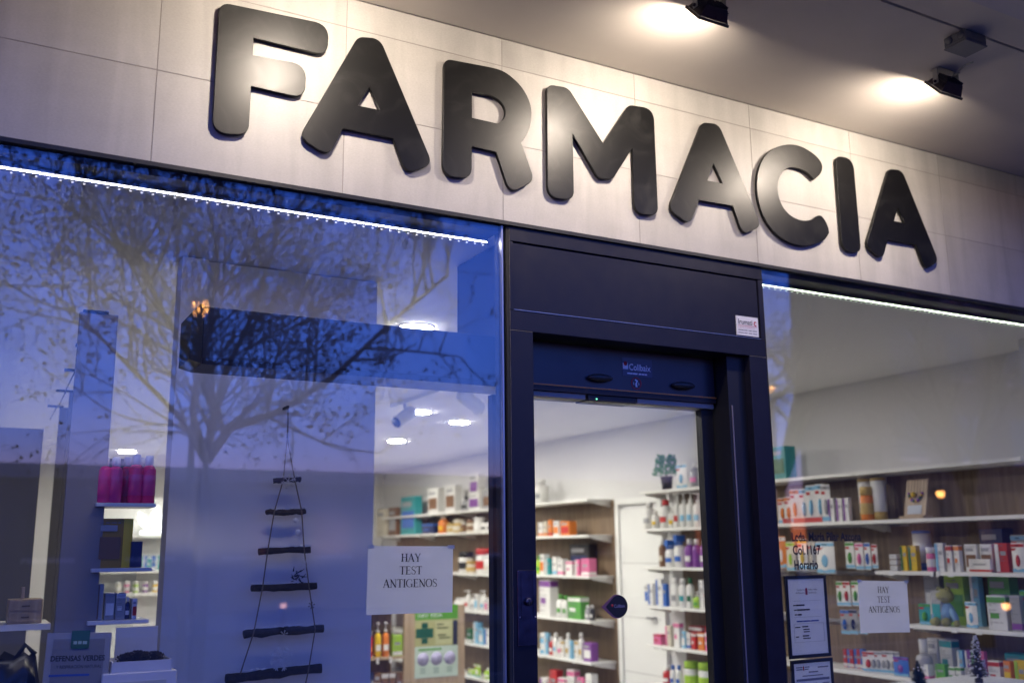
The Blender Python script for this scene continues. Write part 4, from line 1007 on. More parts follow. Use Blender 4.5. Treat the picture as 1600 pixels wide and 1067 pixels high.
# ---- right window: first bay near the glass
W = 'on the top shelf in the right window'
o = prod('box', 1206, 1238, 696, ZA[0], TEA, DGR, W, style=3, desc='green box with a round picture at the window post')
W = 'on the second shelf in the right window'
for k_, (a, y) in enumerate(((1216, 777), (1228, 776), (1238, 764), (1251, 763), (1261, 757), (1276, 755), (1287, 756))):
    prod('card', a, a + 13, y, ZA[1], WHT, (ORG, ORG, ORG, LBL, LBL, LBL, GRY)[k_], W, desc='white card pack with %s toothbrush' % ('orange' if k_ < 3 else 'blue' if k_ < 6 else 'grey'), xp=SF + .03 + .01 * (k_ % 2), rot=.25)
prod('box', 1215, 1298, 809, ZA[1], RED, RED, W, dep=.10, desc='flat red display tray under the toothbrush packs')
for a in (1295, 1308, 1320): prod('box', a, a + 11, 778, ZA[1], WHT, PUR, W, style=2)
prod('tin', 1340, 1360, 748, ZA[1], WHT, GLD, W, xp=SF + .07); prod('tin', 1359, 1380, 746, ZA[1], WHT, GLD, W, xp=SF + .06)
prod('jar', 1343, 1361, 760, ZA[1], ORG, GLD, W, xp=SF + .015, desc='small orange jar with a gold lid before the tins')
q0, q1 = atX(1405, 800, SF + .04), atX(1448, 800, SF + .04)
ns = thing('necklace_stand', 'slanted wooden stand showing a yellow and purple bead necklace', 'display stand', (SF + .05, (q0.y + q1.y) / 2, ZA[1] + .0006), -PI / 2)
nw = abs(q0.y - q1.y) * .78; nh = .255
bd = ob('back_board', MB().box(-nw / 2, nw / 2, 0, .012, .02, nh).mesh(M_WOODL), ns); bd.rotation_euler.x = R(-14)
for k in range(7): MB().box(-nw / 2 + .015 + k * nw / 7, -nw / 2 + .019 + k * nw / 7, -.0015, -.0002, .16, nh - .004).build('groove', M_WOOD, bd)
MB().box(-nw / 2 - .01, nw / 2 + .01, -.03, .06, 0, .018).build('foot', M_WOODL, ns)
MB().box(-nw * .34, nw * .30, -.003, -.0005, .03, .085).build('card', paint((.55, .60, .66), .6), bd)
for k in range(15):
    a = R(200 + 140 * k / 14); p = (math.cos(a) * nw * .33, -.008, .185 + math.sin(a) * .075); c = (PUR, DGR, NVY, YEL, PUR)[k % 5]
    MB().lathe([(.009 * math.sin(PI * j / 6) + .0004, -.009 * math.cos(PI * j / 6)) for j in range(7)], 8, p).build('bead', pm(c, .3), bd)
MB().lathe([(.017 * math.sin(PI * j / 6) + .0004, -.017 * math.cos(PI * j / 6)) for j in range(7)], 10, (-.01, -.015, .15)).build('yellow_bead', pm(YEL, .3), bd)

# hanging rails left of the third shelf
for z_, lab in ((1.735, 'upper'), (1.415, 'middle'), (1.085, 'lower')):
    t = thing('hook_rail', 'metal hook rail for hanging packs in the right window, %s of three' % lab, 'rail', (XR - .02, 1.55, z_), 0, 'hook rails for hanging packs')
    MB().box(-.012, 0, 0, 1.05, -.012, .012).build('rail_bar', M_ALU, t)
    for k in range(9): MB().tube([(-.012, .06 + k * .115, 0), (-.26, .06 + k * .115, -.006), (-.27, .06 + k * .115, .012)], .0028, 5).build('hook', M_ALU, t)
def hang(kind, a, b_, yt, yb, c, c2, where, desc=None, xp=SF + .06, rot=0.0):
    P0, P1 = atX((a + b_) / 2, yb, xp), atX((a + b_) / 2, yt, xp)
    return prod(kind, a, b_, yt, P0.z, c, c2, where, xp=xp, desc=desc, rot=rot)
W = 'hanging in the upper row of the right window'
for a, b_, yt, yb, c, c2, d in ((1212, 1226, 838, 888, ORG, WHT, 'orange bag with a white tag'), (1226, 1241, 846, 892, CRM, LIM, 'cream bag with a lime top and orange toy'), (1243, 1258, 842, 890, WHT, YEL, 'white pack with a yellow disc'), (1259, 1270, 846, 890, GRY, CRM, 'grey mesh pack'), (1272, 1301, 846, 896, WHT, LBL, 'white pouch with bright blue top'), (1317, 1331, 846, 888, WHT, GRN, 'white card with a green soother'), (1333, 1346, 848, 890, WHT, PNK, 'white card with a pink soother'), (1347, 1357, 848, 890, WHT, BLU, 'white card with a blue foot'), (1358, 1367, 850, 888, WHT, RED, 'white card with a red corner')):
    hang('pouch' if a in (1212, 1226, 1259, 1272) else 'card', a, b_, yt, yb, c, c2, W, d)
q0, q1 = atX(1283, 872, SF + .03), atX(1283, 860, SF + .03)
W = 'hanging in the middle row of the right window'
for k_, (a, b_, c2) in enumerate(((1297, 1308, GRN), (1309, 1321, RED), (1323, 1335, GRN), (1300, 1314, BLU), (1315, 1328, NVY), (1329, 1342, GRY))):
    top_ = k_ < 3; hang('card', a, b_, 908 if top_ else 952, 946 if top_ else 990, WHT if top_ else GRY, c2, W, '%s pack with %s print %s' % ('white' if top_ else 'grey', CN[c2], 'above' if top_ else 'below'), xp=SF + .06)
W = 'low in the right window'
for k_ in range(6):
    a = 1302 + k_ * 5; prod('box', a, a + 7, 1013, ZA[4], BLU if k_ % 2 else RED, WHT, W, xp=SF + .12, style=0)
for k_ in range(6):
    a = 1330 + k_ * 8; prod('card', a, a + 16, 1016, ZA[4], WHT, RED if k_ == 0 else GRY, W, xp=SF + .03 + .012 * k_, rot=.2, desc='white brush pack with %s corner' % ('red' if k_ == 0 else 'grey'))
prod('pouch', 1378, 1402, 1024, ZA[4], BLU, PUR, W, xp=SF + .03)
W = 'on the third shelf in the right window'
for j in range(3): prod('box', 1386, 1401, 870, ZA[2] + j * .034, WHT, GRY, W, style=0, zoff=0) if False else None
p_ = atX(1393, 850, SF + .035)
for j in range(3):
    o = mk_box(.055, .030, .05, WHT, GRY, 0); place(o, 'carton', WHT, GRY, W, (SF + .06, p_.y, ZA[2] + .0006 + j * .0355), -PI / 2, 1393, 'small flat white carton in a pile of three, %s' % ('bottom', 'middle', 'top')[j])
for a, b_, y, k, c, c2, s_ in ((1402, 1414, 852, 'box', YEL, DGR, 2), (1415, 1431, 852, 'box', YEL, DGR, 2), (1441, 1454, 855, 'jar', PNK, WHT, None), (1456, 1472, 848, 'box', WHT, LBL, 2), (1473, 1484, 852, 'box', WHT, RED, 1), (1485, 1497, 852, 'box', WHT, ORG, 1), (1500, 1524, 850, 'box', WHT, BRN, 3), (1524, 1547, 850, 'box', WHT, BRN, 3), (1549, 1573, 848, 'box', RED, WHT, 2), (1575, 1596, 848, 'pouch', WHT, RED, None)):
    prod(k, a, b_, y, ZA[2], c, c2, W, style=s_)
prod('box', 1503, 1549, 873, ZA[2], WHT, RED, W, xp=SF + .005, dep=.02, style=0, desc='low white and red carton at the shelf edge')
prod('tin', 1415, 1441, 830, ZA[2], WHT, BLU, W, xp=SF + .12, desc='big white tin with blue lid')
prod('box', 1524, 1572, 826, ZA[2], NVY, BRN, W, xp=SF + .16, style=3, desc='large navy box with a portrait at the back')
prod('pouch', 1576, 1600, 836, ZA[2], GRY, LBL, W, xp=SF + .14, desc='crumpled clear bag at the back')
W = 'on the fourth shelf in the right window'
for a, b_, y, k, c, c2, s_ in ((1421, 1440, 942, 'card', TEA, GRN, None), (1441, 1462, 922, 'box', GRY, TEA, 3), (1496, 1514, 940, 'pouch', WHT, LBL, None), (1527, 1562, 930, 'box', WHT, GRN, 1), (1563, 1583, 930, 'box', GRY, PUR, 0)):
    prod(k, a, b_, y, ZA[3], c, c2, W, style=s_)
prod('box', 1462, 1504, 900, ZA[3], LIM, GRN, W, xp=SF + .18, style=3, desc='broad lime box at the back behind the plush toy'); prod('box', 1504, 1522, 898, ZA[3], LBL, WHT, W, xp=SF + .17, desc='tall pale blue box at the back')
prod('box', 1530, 1574, 897, ZA[3], GRN, PUR, W, xp=SF + .2, style=3, desc='green picture box at the back'); prod('pouch', 1582, 1604, 922, ZA[3], TEA, GRN, W, xp=SF + .08, desc='glossy teal bag at the right edge')
prod('box', 1432, 1460, 898, ZA[3], GRY, WHT, W, xp=SF + .2, desc='grey box at the back')
# plush toy
q = atX(1479, 970, SF + .08)
pt = thing('plush_toy', 'sitting plush frog toy in a light blue shirt on the fourth shelf', 'plush toy', (SF + .09, q.y, ZA[3] + .0006), -PI / 2)
M_PL = paint((.34, .33, .14), .95, vary=.15, scale=60, bump=.6); M_PB = paint((.24, .40, .62), .95, vary=.1, scale=60, bump=.6)
def ball(rx, ry, rz, n=12, m=8): return [(max(.0004, math.sin(PI * k / m)), -math.cos(PI * k / m)) for k in range(m + 1)]
def blob(nm, c, s, m, par):
    o = MB().lathe(ball(1, 1, 1), 14).build(nm, m, par, c); o.scale = s; return o
blob('shirt', (0, 0, .075), (.052, .045, .065), M_PB, pt); blob('head', (0, -.005, .175), (.058, .048, .045), M_PL, pt)
for s in (-1, 1):
    blob('eye_bump', (s * .030, -.012, .214), (.018, .018, .018), M_PL, pt); blob('foot', (s * .036, -.055, .026), (.024, .034, .026), M_PL, pt)
    blob('arm', (s * .066, -.02, .062), (.020, .022, .052), M_PB, pt).rotation_euler.y = R(s * 24 * -1); blob('hand', (s * .085, -.026, .020), (.019, .02, .02), M_PL, pt)
    MB().lathe(ball(1, 1, 1), 8).build('pupil', M_BLACK, pt, (s * .030, -.029, .216)).scale = (.005, .004, .006)
MB().box(-.03, .03, -.0535, -.051, .162, .165).build('mouth', paint((.12, .10, .05), .9), pt)
W = 'on the fifth shelf in the right window'
prod('tall', 1405, 1428, 998, ZA[4], GRY, WHT, W, xp=SF + .02, desc='clear long-necked feeding bottle')
for a, b_, y, c, c2, s_, xo in ((1430, 1448, 996, WHT, GRY, 3, .16), (1448, 1474, 997, WHT, TEA, 1, .16), (1476, 1487, 1014, LBL, WHT, 2, .12), (1488, 1498, 1014, PUR, WHT, 2, .12), (1499, 1509, 1015, LBL, GRN, 2, .12), (1510, 1520, 1016, PNK, BRN, 2, .12), (1411, 1432, 1036, WHT, PNK, 0, .03), (1440, 1458, 1036, GRN, LIM, 0, .05), (1459, 1470, 1040, WHT, GRN, 1, .01), (1471, 1482, 1040, WHT, GRN, 1, .01), (1484, 1512, 1042, GRY, GRN, 0, .02), (1520, 1542, 1030, WHT, RED, 1, .05), (1545, 1560, 1030, ORG, YEL, 3, .03), (1561, 1580, 1030, YEL, LIM, 2, .03), (1545, 1585, 1020, TEA, BLU, 3, .14)):
    prod('box', a, b_, y, ZA[4], c, c2, W, xp=SF + xo, style=s_)
# two small Christmas trees on a low white plinth just inside the right window
px_ = atY(1530, 1067, .55)
plinth = thing('display_plinth', 'low white display plinth at the bottom of the right window', 'plinth', (px_.x, .55, 0))
MB().box(-.55, .30, -.12, .25, .30, .90, .004).build('block', M_WHITE, plinth)
def xmas(px, ytop, yb, w_, m1, snow, label):
    q = atY(px, yb, .55); t_ = atY(px, ytop, .55); h = t_.z - .901
    t = thing('tabletop_tree', label, 'christmas tree', (q.x, .55, .9012))
    MB().lathe([(.02, 0), (.02, .02), (.006, .025), (.004, h * .97)], 8).build('stem', M_BARK, t)
    n = MB(); s2_ = MB(); lv = 15
    for i in range(lv):
        z_ = .03 + (h - .035) * i / lv; r_ = w_ * (1 - i / lv) ** .85 + .004
        for k in range(22):
            a = random.uniform(0, 2 * PI); d = Vector((math.cos(a), math.sin(a), random.uniform(-.15, .45))); p = Vector((0, 0, z_ + random.uniform(-.006, .006)))
            rr_ = r_ * random.uniform(.75, 1.1); e_ = p + d * rr_; sd_ = Vector((-math.sin(a), math.cos(a), 0)) * rr_ * .12
            n.add([p + sd_, p - sd_, e_], [(0, 1, 2)]); n.add([p + Vector((0, 0, .004)), p - Vector((0, 0, .004)), e_], [(0, 1, 2)])
            if random.random() < snow: s2_.lathe([(.003, 0), (.0042, .002), (.002, .0045)], 5, tuple(p + d * rr_ * .85))
    tag(n.build('needles', m1, t), kind='stuff')
    if s2_.v: tag(s2_.build('frosting', M_SNOW, t), kind='stuff')
xmas(1437, 1030, 1075, .045, paint((.02, .05, .03), .7), 0.02, 'small dark green bottle brush tree at the bottom of the right window')
xmas(1531, 988, 1075, .050, paint((.10, .085, .075), .7), .55, 'taller frosted brown bottle brush tree at the bottom of the right window')

# ------------------------------------------------------------------ left display by the window
DY = 0.55
def dx(px, py, Y=DY): return atY(px, py, Y)
tw = thing('display_stand', 'white shop window stand with glass shelves of toiletries, at left', 'display stand', (0, DY, 0))
xl, xr_ = dx(155, 782).x, dx(240, 790).x
z1_, z2_, z3_ = dx(198, 786).z, dx(190, 887).z, dx(190, 968).z
for z_ in (z1_, z2_, z3_): MB().box(xl - .01, xr_ + .005, -.02, .14, z_ - .012, z_, .001).build('shelf_board', paint((.66, .67, .70), .3), tw)
for x_ in (xl - .018,): MB().box(x_, x_ + .007, .02, .14, .95, z1_ + .22).build('side_panel', M_BOARD, tw)
MB().box(xl - .01, xr_ - .02, .1405, .146, .95, z2_).build('back_panel', M_PLASTIC, tw)
W = 'on the top of the left display stand'
bx = [(166, 712), (184, 713), (206, 711), (216, 709), (226, 712), (236, 711)]
M_PINKL = paint((.80, .02, .16), .12, vary=.12, scale=40); M_PURL = paint((.68, .04, .24), .12, vary=.15, scale=40)
for k, (px, y) in enumerate(bx):
    q = dx(px, y); h = q.z - z1_ - .002
    t = thing('toiletry_bottle', 'x', 'bottle', (q.x, DY + (.02 if k in (0, 1, 3, 5) else .07), z1_ + .0006))
    MB().lathe([(.021, 0), (.0235, .004), (.0235, h * .70), (.017, h * .78), (.011, h * .80)], 14).build('body', M_PURL if k < 2 else M_PINKL, t)
    MB().lathe([(.014, h * .802), (.014, h * .99), (.012, h)], 12).build('cap', M_WHITE, t)
    MB().lathe([(.0238, h * .16), (.0240, h * .17), (.0240, h * .58), (.0238, h * .59)], 14).build('label', M_PURL, t)
    REG.append((t, '%s liquid bottle' % ('deep pink' if k < 2 else 'bright pink'), W, px, 'bottle', 'pink liquid bottles'))
prod('box', 150, 205, 716, z1_, BLK, BLK, W, xp=DY + .105, plane='Y', dep=.03, style=0, desc='black carton behind the pink bottles')
W = 'on the middle shelf of the left display stand'
prod('box', 152, 192, 811, z2_, (.36, .20, .02), BRN, W, xp=DY + .005, plane='Y', dep=.06, style=3, desc='large brown and gold carton')
prod('box', 190, 205, 811, z2_, (.88, .58, .03), GLD, W, xp=DY + .005, plane='Y', dep=.06, style=4, desc='narrow bright yellow carton')  # the brown carton's bright side as a separate box, brightness put into its colour
prod('box', 205, 222, 846, z2_, NVY, NVY, W, xp=DY - .005, plane='Y', dep=.04, style=4, desc='small navy carton')
W = 'on the lower shelf of the left display stand'
for a, b_, y, k, c, c2 in ((148, 156, 918, 'cap', GRY, BLK), (157, 168, 912, 'box', GRY, BRN), (171, 185, 926, 'box', GRY, WHT), (187, 201, 926, 'box', GRY, WHT), (203, 209, 934, 'cap', NVY, WHT), (212, 220, 934, 'box', WHT, RED)):
    prod(k, a, b_, y, z3_, c, c2, W, xp=DY + .01, plane='Y', dep=.04)
# board sign
q0, q1 = dx(70, 1000, .36), dx(172, 1000, .36)
bs = thing('sign_board', 'pale purple lettered sign board with a green tab at bottom left', 'sign', ((q0.x + q1.x) / 2, .36, dx(120, 1130, .36).z)); bs.rotation_euler = (R(-8), R(2.0), 0)
bw = q1.x - q0.x; bh = dx(120, 988, .36).z - dx(120, 1130, .36).z
MB().box(-bw / 2, bw / 2, 0, .006, 0, bh, .001).build('board', paint((.30, .295, .31), .6), bs)
MB().box(-bw * .40, bw * .40, -.001, -.0002, .02, bh * .93).build('inner_sheet', paint((.19, .185, .20), .6), bs)
plate('green_tab', [fillet([(-.024, bh - .047, .006), (.028, bh - .047, .006), (.028, bh + .006, .002), (-.024, bh + .006, .002)], 3)], -.004, -.0015, paint((.01, .09, .05), .5), bs)
m_ = MB()
for a, b_ in ((-.017, -.007), (-.004, .006), (.009, .021)): m_.box(a, b_, -.0046, -.0041, bh - .034, bh - .025)
m_.build('tab_print', paint((.35, .5, .42), .6), bs)
text('heading', 'DEFENSAS VERDES', .0215, M_INK, bs, -bw * .42, -.0016, bh - .082, 'LEFT', .86, .0006); text('subheading', 'Y RESPIRACIÓN NATURAL', .0125, M_INK, bs, -bw * .32, -.0016, bh - .103, 'LEFT', .86)
m_ = MB(); m_.box(-bw * .42, bw * .2, -.0016, -.0011, bh - .126, bh - .120); m_.build('small_print', M_BLUEINK, bs)
# white tray of pine cones on a pedestal
q0, q1 = dx(175, 1010, .42), dx(262, 1030, .42)
zt = dx(220, 1046, .42).z
tr = thing('cone_tray', 'white tray full of dark pine cones', 'tray', ((q0.x + q1.x) / 2, .42, zt + .0006))
tw_ = (q1.x - q0.x) / 2
MB().box(-tw_, tw_, -.05, .09, 0, .006).build('base', M_BOARD, tr)
MB().box(-tw_, tw_, -.054, -.0505, 0, .032).build('rim', M_BOARD, tr); MB().box(-tw_, tw_, .0905, .094, 0, .032).build('rim', M_BOARD, tr)
MB().box(-tw_ - .004, -tw_ - .0005, -.054, .094, 0, .032).build('rim', M_BOARD, tr); MB().box(tw_ + .0005, tw_ + .004, -.054, .094, 0, .032).build('rim', M_BOARD, tr)
MB().box(-tw_ + .02, tw_ - .02, .086, .0895, .006, .125).build('back_card', paint((.55, .54, .56), .6), tr)
M_CONE = paint((.055, .038, .028), .7, vary=.3, scale=50)
for k, (dx_, dy_, s_) in enumerate(((-.05, -.01, 1.0), (-.008, .0, 1.2), (.042, -.008, 1.1), (-.028, .04, 1), (.02, .045, 1), (.062, .04, .9))):
    t = thing('pine_cone', 'dark pine cone in the white tray, %s' % ('front left', 'front middle', 'front right', 'back left', 'back middle', 'back right')[k], 'pine cone', ((q0.x + q1.x) / 2 + dx_, .42 + dy_, zt + .0075), random.uniform(0, 6), 'pine cones in the tray')
    m_ = MB(); m_.lathe([(.008 * s_, 0), (.014 * s_, .012 * s_), (.008 * s_, .034 * s_), (.002, .042 * s_)], 8); m_.build('core', M_CONE, t)
    m_ = MB()
    for i in range(7):
        z_ = .004 + i * .0055; r_ = .024 * math.sin(PI * (i + 1.2) / 8.6)
        for j in range(9):
            a = j * 2 * PI / 9 + i * .35; d = Vector((math.cos(a), math.sin(a), .35)); t2 = Vector((-math.sin(a), math.cos(a), 0)); c = Vector((0, 0, z_)) * s_
            e_ = c + d * r_ * s_; m_.add([c + t2 * .002, c - t2 * .002, e_ - t2 * .0055 * s_, e_ + t2 * .0055 * s_, e_ + Vector((0, 0, .004))], [(0, 1, 2, 3), (3, 2, 4)])
    m_.build('scales', M_CONE, t)
pdx = (q0.x + q1.x) / 2
pd = thing('pedestal', 'white box pedestal carrying the tray of pine cones', 'pedestal', (pdx, .42, .004))
MB().box(-tw_ - .03, tw_ + .02, -.06, .11, .30, zt - .004, .003).build('block', M_BOARD, pd)
MB().box(-tw_ + .012, tw_ - .012, -.0640, -.0605, .5, zt - .03).build('front_sheet', paint((.62, .60, .50), .5), pd)  # cream sheet set before the front of the block
# dark corner on the far left: wooden drawer box and glossy black bag
q0, q1 = atY(12, 960, 1.3), atY(66, 960, 1.3); zb_ = atY(40, 974, 1.3).z
wb = thing('wooden_box', 'small brown wooden drawer box in the dark far left corner', 'box', ((q0.x + q1.x) / 2, 1.3, zb_))
ww = (q1.x - q0.x) / 2; wh = atY(40, 936, 1.3).z - zb_
MB().box(-ww, ww, 0, .12, 0, wh, .002).build('case', M_WOODL, wb)
for k in range(2): MB().box(-ww * .88, ww * .88, -.004, -.0005, wh * (.08 + .46 * k), wh * (.46 + .46 * k)).build('drawer', M_WOODL, wb); MB().box(-.014, .014, -.007, -.0042, wh * (.24 + .46 * k), wh * (.30 + .46 * k)).build('drawer_pull', M_WOOD, wb)
MB().box(-ww * .3, -ww * .1, .03, .06, wh + .0005, wh + .045).build('peg', M_WOODL, wb)
sh = thing('side_shelf', 'dim white shelf under the wooden drawer box at far left', 'shelf', ((q0.x + q1.x) / 2, 1.3, zb_ - .0005))
MB().box(-.5, ww + .03, -.03, .25, -.022, 0).build('board', M_SHELF, sh)
MB().add([(-.45, .2, -.0225), (-.45, .2, -.14), (-.45, -.02, -.0225), (-.446, .2, -.0225), (-.446, .2, -.14), (-.446, -.02, -.0225)], [(0, 1, 2), (3, 5, 4), (0, 3, 4, 1), (1, 4, 5, 2), (2, 5, 3, 0)]).build('bracket', M_SHELF, sh)
bgx = atY(18, 1050, .5)
bag = thing('black_bag', 'glossy black plastic bag slumped at the bottom left corner', 'bag', (bgx.x, .5, .31))
b = MB(); vs = []; n, m2 = 16, 10
for j in range(m2 + 1):
    for k in range(n):
        a = 2 * PI * k / n; rr_ = (.15 + .02 * math.sin(3 * a + j)) * (1 - .55 * (j / m2) ** 2.2) * (1 + .10 * math.sin(5 * a + j * 1.3)); vs.append((math.cos(a) * rr_, math.sin(a) * rr_ * .6, j / m2 * .98 + .02 * math.sin(4 * a)))
b.add(vs, [(j * n + k, j * n + (k + 1) % n, (j + 1) * n + (k + 1) % n, (j + 1) * n + k) for j in range(m2) for k in range(n)] + [tuple(range(n))[::-1], tuple(m2 * n + k for k in range(n))], True).build('sack', paint((.012, .012, .016), .18), bag)
MB().tube([(.0, -.02, .97), (.03, -.02, 1.02), (.06, -.02, .99)], .008, 6).build('tie', M_BLACK, bag)

# far counter wall seen in the gap left of the panel
SBY = 8.5
def fx(px, py): return atY(px, py, SBY)
fs_ = thing('back_shelves', 'far white shelves with coloured jars in the gap left of the panel', 'shelving', (0, SBY, 0))
xa, xb = fx(135, 900).x, fx(300, 900).x
MB().box(xa, xb, .30, .33, .01, 2.2).build('back_panel', M_WHITE, fs_)
for py in (835, 890, 925): z_ = fx(240, py).z; MB().box(xa, xb, 0, .299, z_ - .03, z_).build('shelf_board', M_SHELF, fs_)
for k, (px, c) in enumerate(((190, CRM), (203, PNK), (217, LIM), (232, PUR), (247, YEL), (256, ORG))): prod('jar', px - 5, px + 5, 908, fx(240, 925).z, c, WHT, 'on the far counter shelf left of the panel', xp=SBY + .05, plane='Y')
for k in range(6): prod('box', 218 + k * 7, 224 + k * 7, 868, fx(240, 890).z, BLU if k % 2 else TEA, WHT, 'on the far middle shelf left of the panel', xp=SBY + .05, plane='Y')
q = fx(240, 812)
ls = thing('lit_sign', 'glowing white leaf-shaped sign far inside left of the panel', 'sign', (q.x, SBY - .06, q.z))
for k, (a, dx_, s_) in enumerate(((-.5, -.06, 1.0), (.1, .0, 1.2), (.6, .07, 1.0))):
    o = plate('glowing_leaf', [[(math.sin(PI * j / 10) * .045 * s_, j / 10 * .22 * s_) for j in range(11)] + [(-math.sin(PI * j / 10) * .045 * s_, j / 10 * .22 * s_) for j in range(9, 0, -1)]], -.01, .01, emit((.92, 1.0, .92), 3.2), ls, loc=(dx_, 0, -.11)); o.rotation_euler.y = a
MB().box(-.14, .14, -.01, .01, -.15, -.118).build('glowing_bar', emit((.92, 1.0, .92), 3.2), ls)
MB().tube([(0, .0, -.151), (0, 0, fx(240, 835).z - q.z)], .01, 6).build('stem', M_BLACK, ls)

# ------------------------------------------------------------------ across the street: what the windows mirror
def grow(b, lf_, p, d, L, r, lev, rng):
    n = 4 if lev > 1 else 3; pts = [p]; q = p.copy(); dd_ = d.copy()
    for k in range(n):
        dd_ = (dd_ + Vector((rng.uniform(-.22, .22), rng.uniform(-.22, .22), rng.uniform(-.10, .20)))).normalized(); q = q + dd_ * (L / n); pts.append(q.copy())
    b.tube(pts, [r * (1 - .6 * k / n) for k in range(n + 1)], 5 if lev > 1 else 3)
    if lev <= 1:
        for k in range(rng.choice((1, 2, 2, 3))):
            c = pts[rng.randrange(1, len(pts))] + Vector((rng.uniform(-.05, .05), rng.uniform(-.05, .05), rng.uniform(-.09, .03))); s = rng.uniform(.013, .028)
            a = Vector((rng.uniform(-1, 1), rng.uniform(-1, 1), rng.uniform(-1, 1))).normalized(); e = a.cross(Vector((rng.uniform(-1, 1), rng.uniform(-1, 1), rng.uniform(-1, 1)))).normalized()
            lf_.quad(c + a * s, c + e * s * .8, c - a * s, c - e * s * .8); g = a.cross(e); lf_.quad(c + a * s * .8, c + g * s * .7, c - a * s * .8, c - g * s * .7)
    if lev == 0: return
    for k in range(4 if lev > 1 else 3):
        i = rng.randrange(1, len(pts)); ang = rng.uniform(0, 2 * PI); base = (pts[i] - pts[i - 1]).normalized()
        side = base.cross(Vector((math.cos(ang), math.sin(ang), .3))).normalized()
        grow(b, lf_, pts[i], (base * .75 + side * rng.uniform(.5, .95) + Vector((0, 0, .12))).normalized(), L * rng.uniform(.55, .75), r * .5, lev - 1, rng)
def tree(name, label, base, limbs, seed, lev=3):
    rng = random.Random(seed); t = thing(name, label, 'tree', base, 0, 'bare street trees')
    B = Vector(base); tb = MB(); tw_b = MB(); lf_ = MB()
    for i, (pts, r) in enumerate(limbs):
        P = [Vector(p) - B for p in pts]; tb.tube(P, [r * (1 - .65 * k / (len(P) - 1)) for k in range(len(P))], 8)
        if i == 0: continue
        for k in range(1, len(P)):
            for j in range(4 if k < len(P) - 1 else 5):
                d = (P[k] - P[k - 1]).normalized(); a = rng.uniform(0, 2 * PI); s = d.cross(Vector((math.cos(a), math.sin(a), .4))).normalized()
                grow(tw_b, lf_, P[k - 1].lerp(P[k], rng.uniform(.3, 1)), (d * .7 + s * .8 + Vector((0, 0, .2))).normalized(), rng.uniform(.9, 1.5), r * .36, lev, rng)
    tb.build('trunk', M_BARK, t)
    tag(tw_b.build('twigs', M_BARK, t), kind='stuff'); tag(lf_.build('crown', M_LEAF, t), kind='stuff')
    return t
TY = 6.5
def mt(x, y, Y=TY): return mirrored(x, y, Y)
fork = mt(322, 720)
tree('street_tree', 'bare winter tree across the pavement, mirrored across the left window', (fork.x, -TY, 0), [
    ([(fork.x, -TY, 0), (fork.x + .03, -TY, 1.3), fork], .075),
    ([fork, mt(335, 640), mt(300, 560, 6.2), mt(250, 480, 6.0), mt(215, 390, 5.8)], .045),
    ([fork, mt(360, 668), mt(430, 645, 6.7), mt(520, 590, 6.9), mt(610, 505, 7.0), mt(700, 430, 7.2)], .05),
    ([fork, mt(345, 600, 7.0), mt(400, 480, 7.3), mt(430, 380, 7.4)], .04),
    ([fork, mt(280, 650, 7.0), mt(190, 560, 7.2), mt(100, 470, 7.3)], .036),
    ([fork, mt(300, 640, 6.0), mt(330, 500, 5.6), mt(340, 400, 5.4)], .036)], 3)
for k, (bx_, by_, lab, sd_) in enumerate(((9.8, -7.2, 'bare winter tree mirrored at the left edge of the right window', 11), (14.5, -7.8, 'bare winter tree mirrored at the right side of the right window', 12))):
    B = Vector((bx_, by_, 0)); f_ = B + Vector((0, 0, 2.4))
    tree('street_tree', lab, tuple(B), [([B, B + Vector((.05, 0, 1.2)), f_], .17), ([f_, f_ + Vector((-.8, .3, 1.3)), f_ + Vector((-1.5, .4, 2.8))], .09), ([f_, f_ + Vector((.9, -.2, 1.3)), f_ + Vector((1.9, -.3, 2.6))], .09), ([f_, f_ + Vector((.1, .5, 1.6)), f_ + Vector((.2, .7, 3.4))], .09), ([f_, f_ + Vector((.2, -.8, 1.2)), f_ + Vector((-.4, -1.4, 2.6))], .08)], sd_)
M_BLD = paint((.06, .053, .05), .85, vary=.1, scale=1); M_WIN = paint((.03, .035, .04), .12)
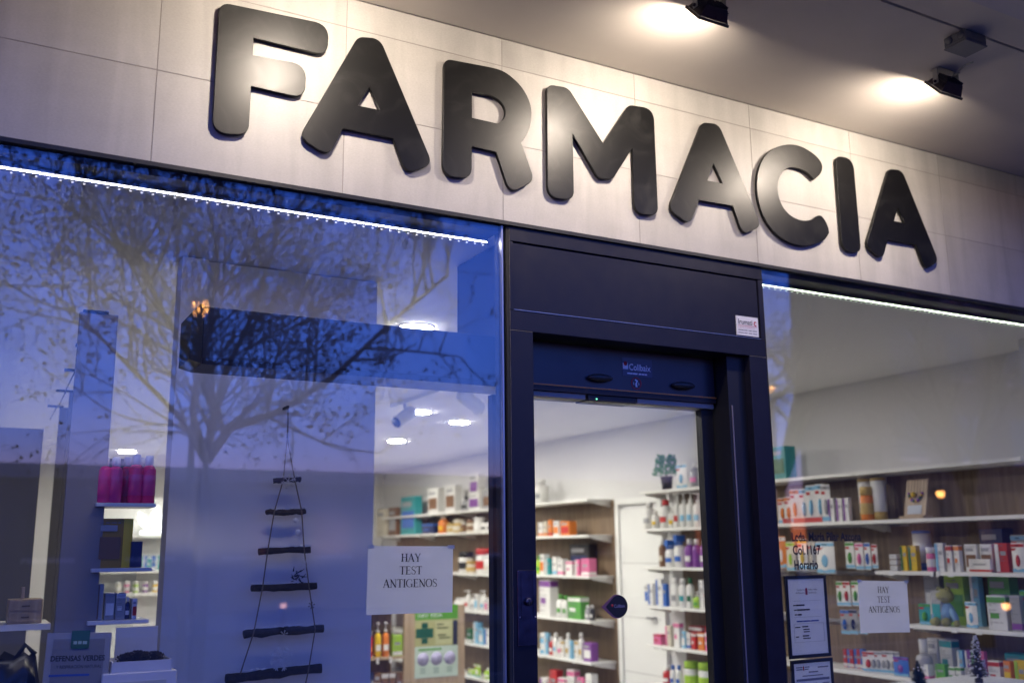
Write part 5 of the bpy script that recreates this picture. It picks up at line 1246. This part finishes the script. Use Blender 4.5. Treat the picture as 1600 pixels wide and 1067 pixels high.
def block(label, x0, x1, y0, y1, h, nx, nz, z0=1.0):
    t = thing('street_building', label, 'building', ((x0 + x1) / 2, y1, 0), 0, 'buildings across the street'); w = (x1 - x0) / 2
    MB().box(-w, w, y0 - y1, 0, 0, h).build('walls', M_BLD, t); MB().box(-w - .2, w + .2, y0 - y1 - .2, .2, h + .001, h + .35).build('cornice', paint((.3, .28, .26), .8), t)
    ww_ = 2 * w / nx; hh = (h - z0) / nz
    me = MB().box(-ww_ * .22, ww_ * .22, .002, .03, 0, hh * .55).mesh(M_WIN); mf = MB().box(-ww_ * .25, ww_ * .25, .002, .10, -.12, -.002).mesh(paint((.4, .38, .36), .8))
    for i in range(nx):
        for j in range(nz):
            p = (-w + (i + .5) * ww_, 0, z0 + j * hh + hh * .2); o = ob('window', me, t, p); ob('sill', mf, o, (0, 0, 0))
block('tall apartment block across the street, mirrored in the right window', 25.5, 60, -22.5, -19, 15, 12, 5)
block('low pavilion across the street, mirrored low in the left window', -14, 23, -34, -25, 3.5, 15, 1)
def lamp(px, py, Y, label, c=(1.0, .42, .10), s=16, r=.09):
    q = mirrored(px, py, Y); t = thing('street_lamp', label, 'street lamp', (q.x, q.y, 0), 0, 'street lamps across the road')
    MB().tube([(0, 0, -.12), (0, 0, q.z * .6), (0, 0, q.z + .12)], [.07, .05, .04], 8).build('pole', M_BLACK, t)
    MB().lathe([(.02, q.z + .13), (.22, q.z + .10), (.24, q.z + .07)], 12).build('hood', M_BLACK, t)
    MB().lathe([(r * .5, q.z - r), (r, q.z - r * .3), (r, q.z + .05)], 10).build('lamp_bulb', emit(c, s), t)
lamp(312, 478, 13, 'orange street lamp mirrored at the left end of the dark door housing', s=30, r=.15)
lamp(1470, 771, 13, 'orange street lamp mirrored over the second shelf of the right window')
lamp(1205, 608, 16, 'orange street lamp mirrored beside the right door post')
lamp(1572, 946, 12, 'low orange lamp mirrored at the right edge over the fourth shelf', s=12)
lamp(1403, 972, 14, 'pinkish car light mirrored on the right paper notice', (1.0, .5, .42), 7, .06)  # a car light across the road, built from the street lamp parts
lamp(443, 947, 15, 'faint pink low lamp mirrored beside the branch ladder', (1.0, .5, .45), 4, .05)

# ------------------------------------------------------------------ labels that single out each product
from collections import defaultdict
gr = defaultdict(list)
for r_ in REG: gr[(r_[1], r_[2])].append(r_)
for (d, where), L_ in gr.items():
    L_.sort(key=lambda r_: r_[3])
    for i, r_ in enumerate(L_):
        d_ = d.strip()
        wh = where.replace(' the ', ' ').replace(' down ', ' ').replace(' of short shelves left of inner door', ' short shelf beside inner door').replace('on top short shelf', 'atop short shelves')
        lab = '%s %s' % (d_, wh) if len(L_) == 1 else '%s %s, %s from left' % (d_, wh, ORD[i])
        tag(r_[0], lab, r_[4], r_[5])
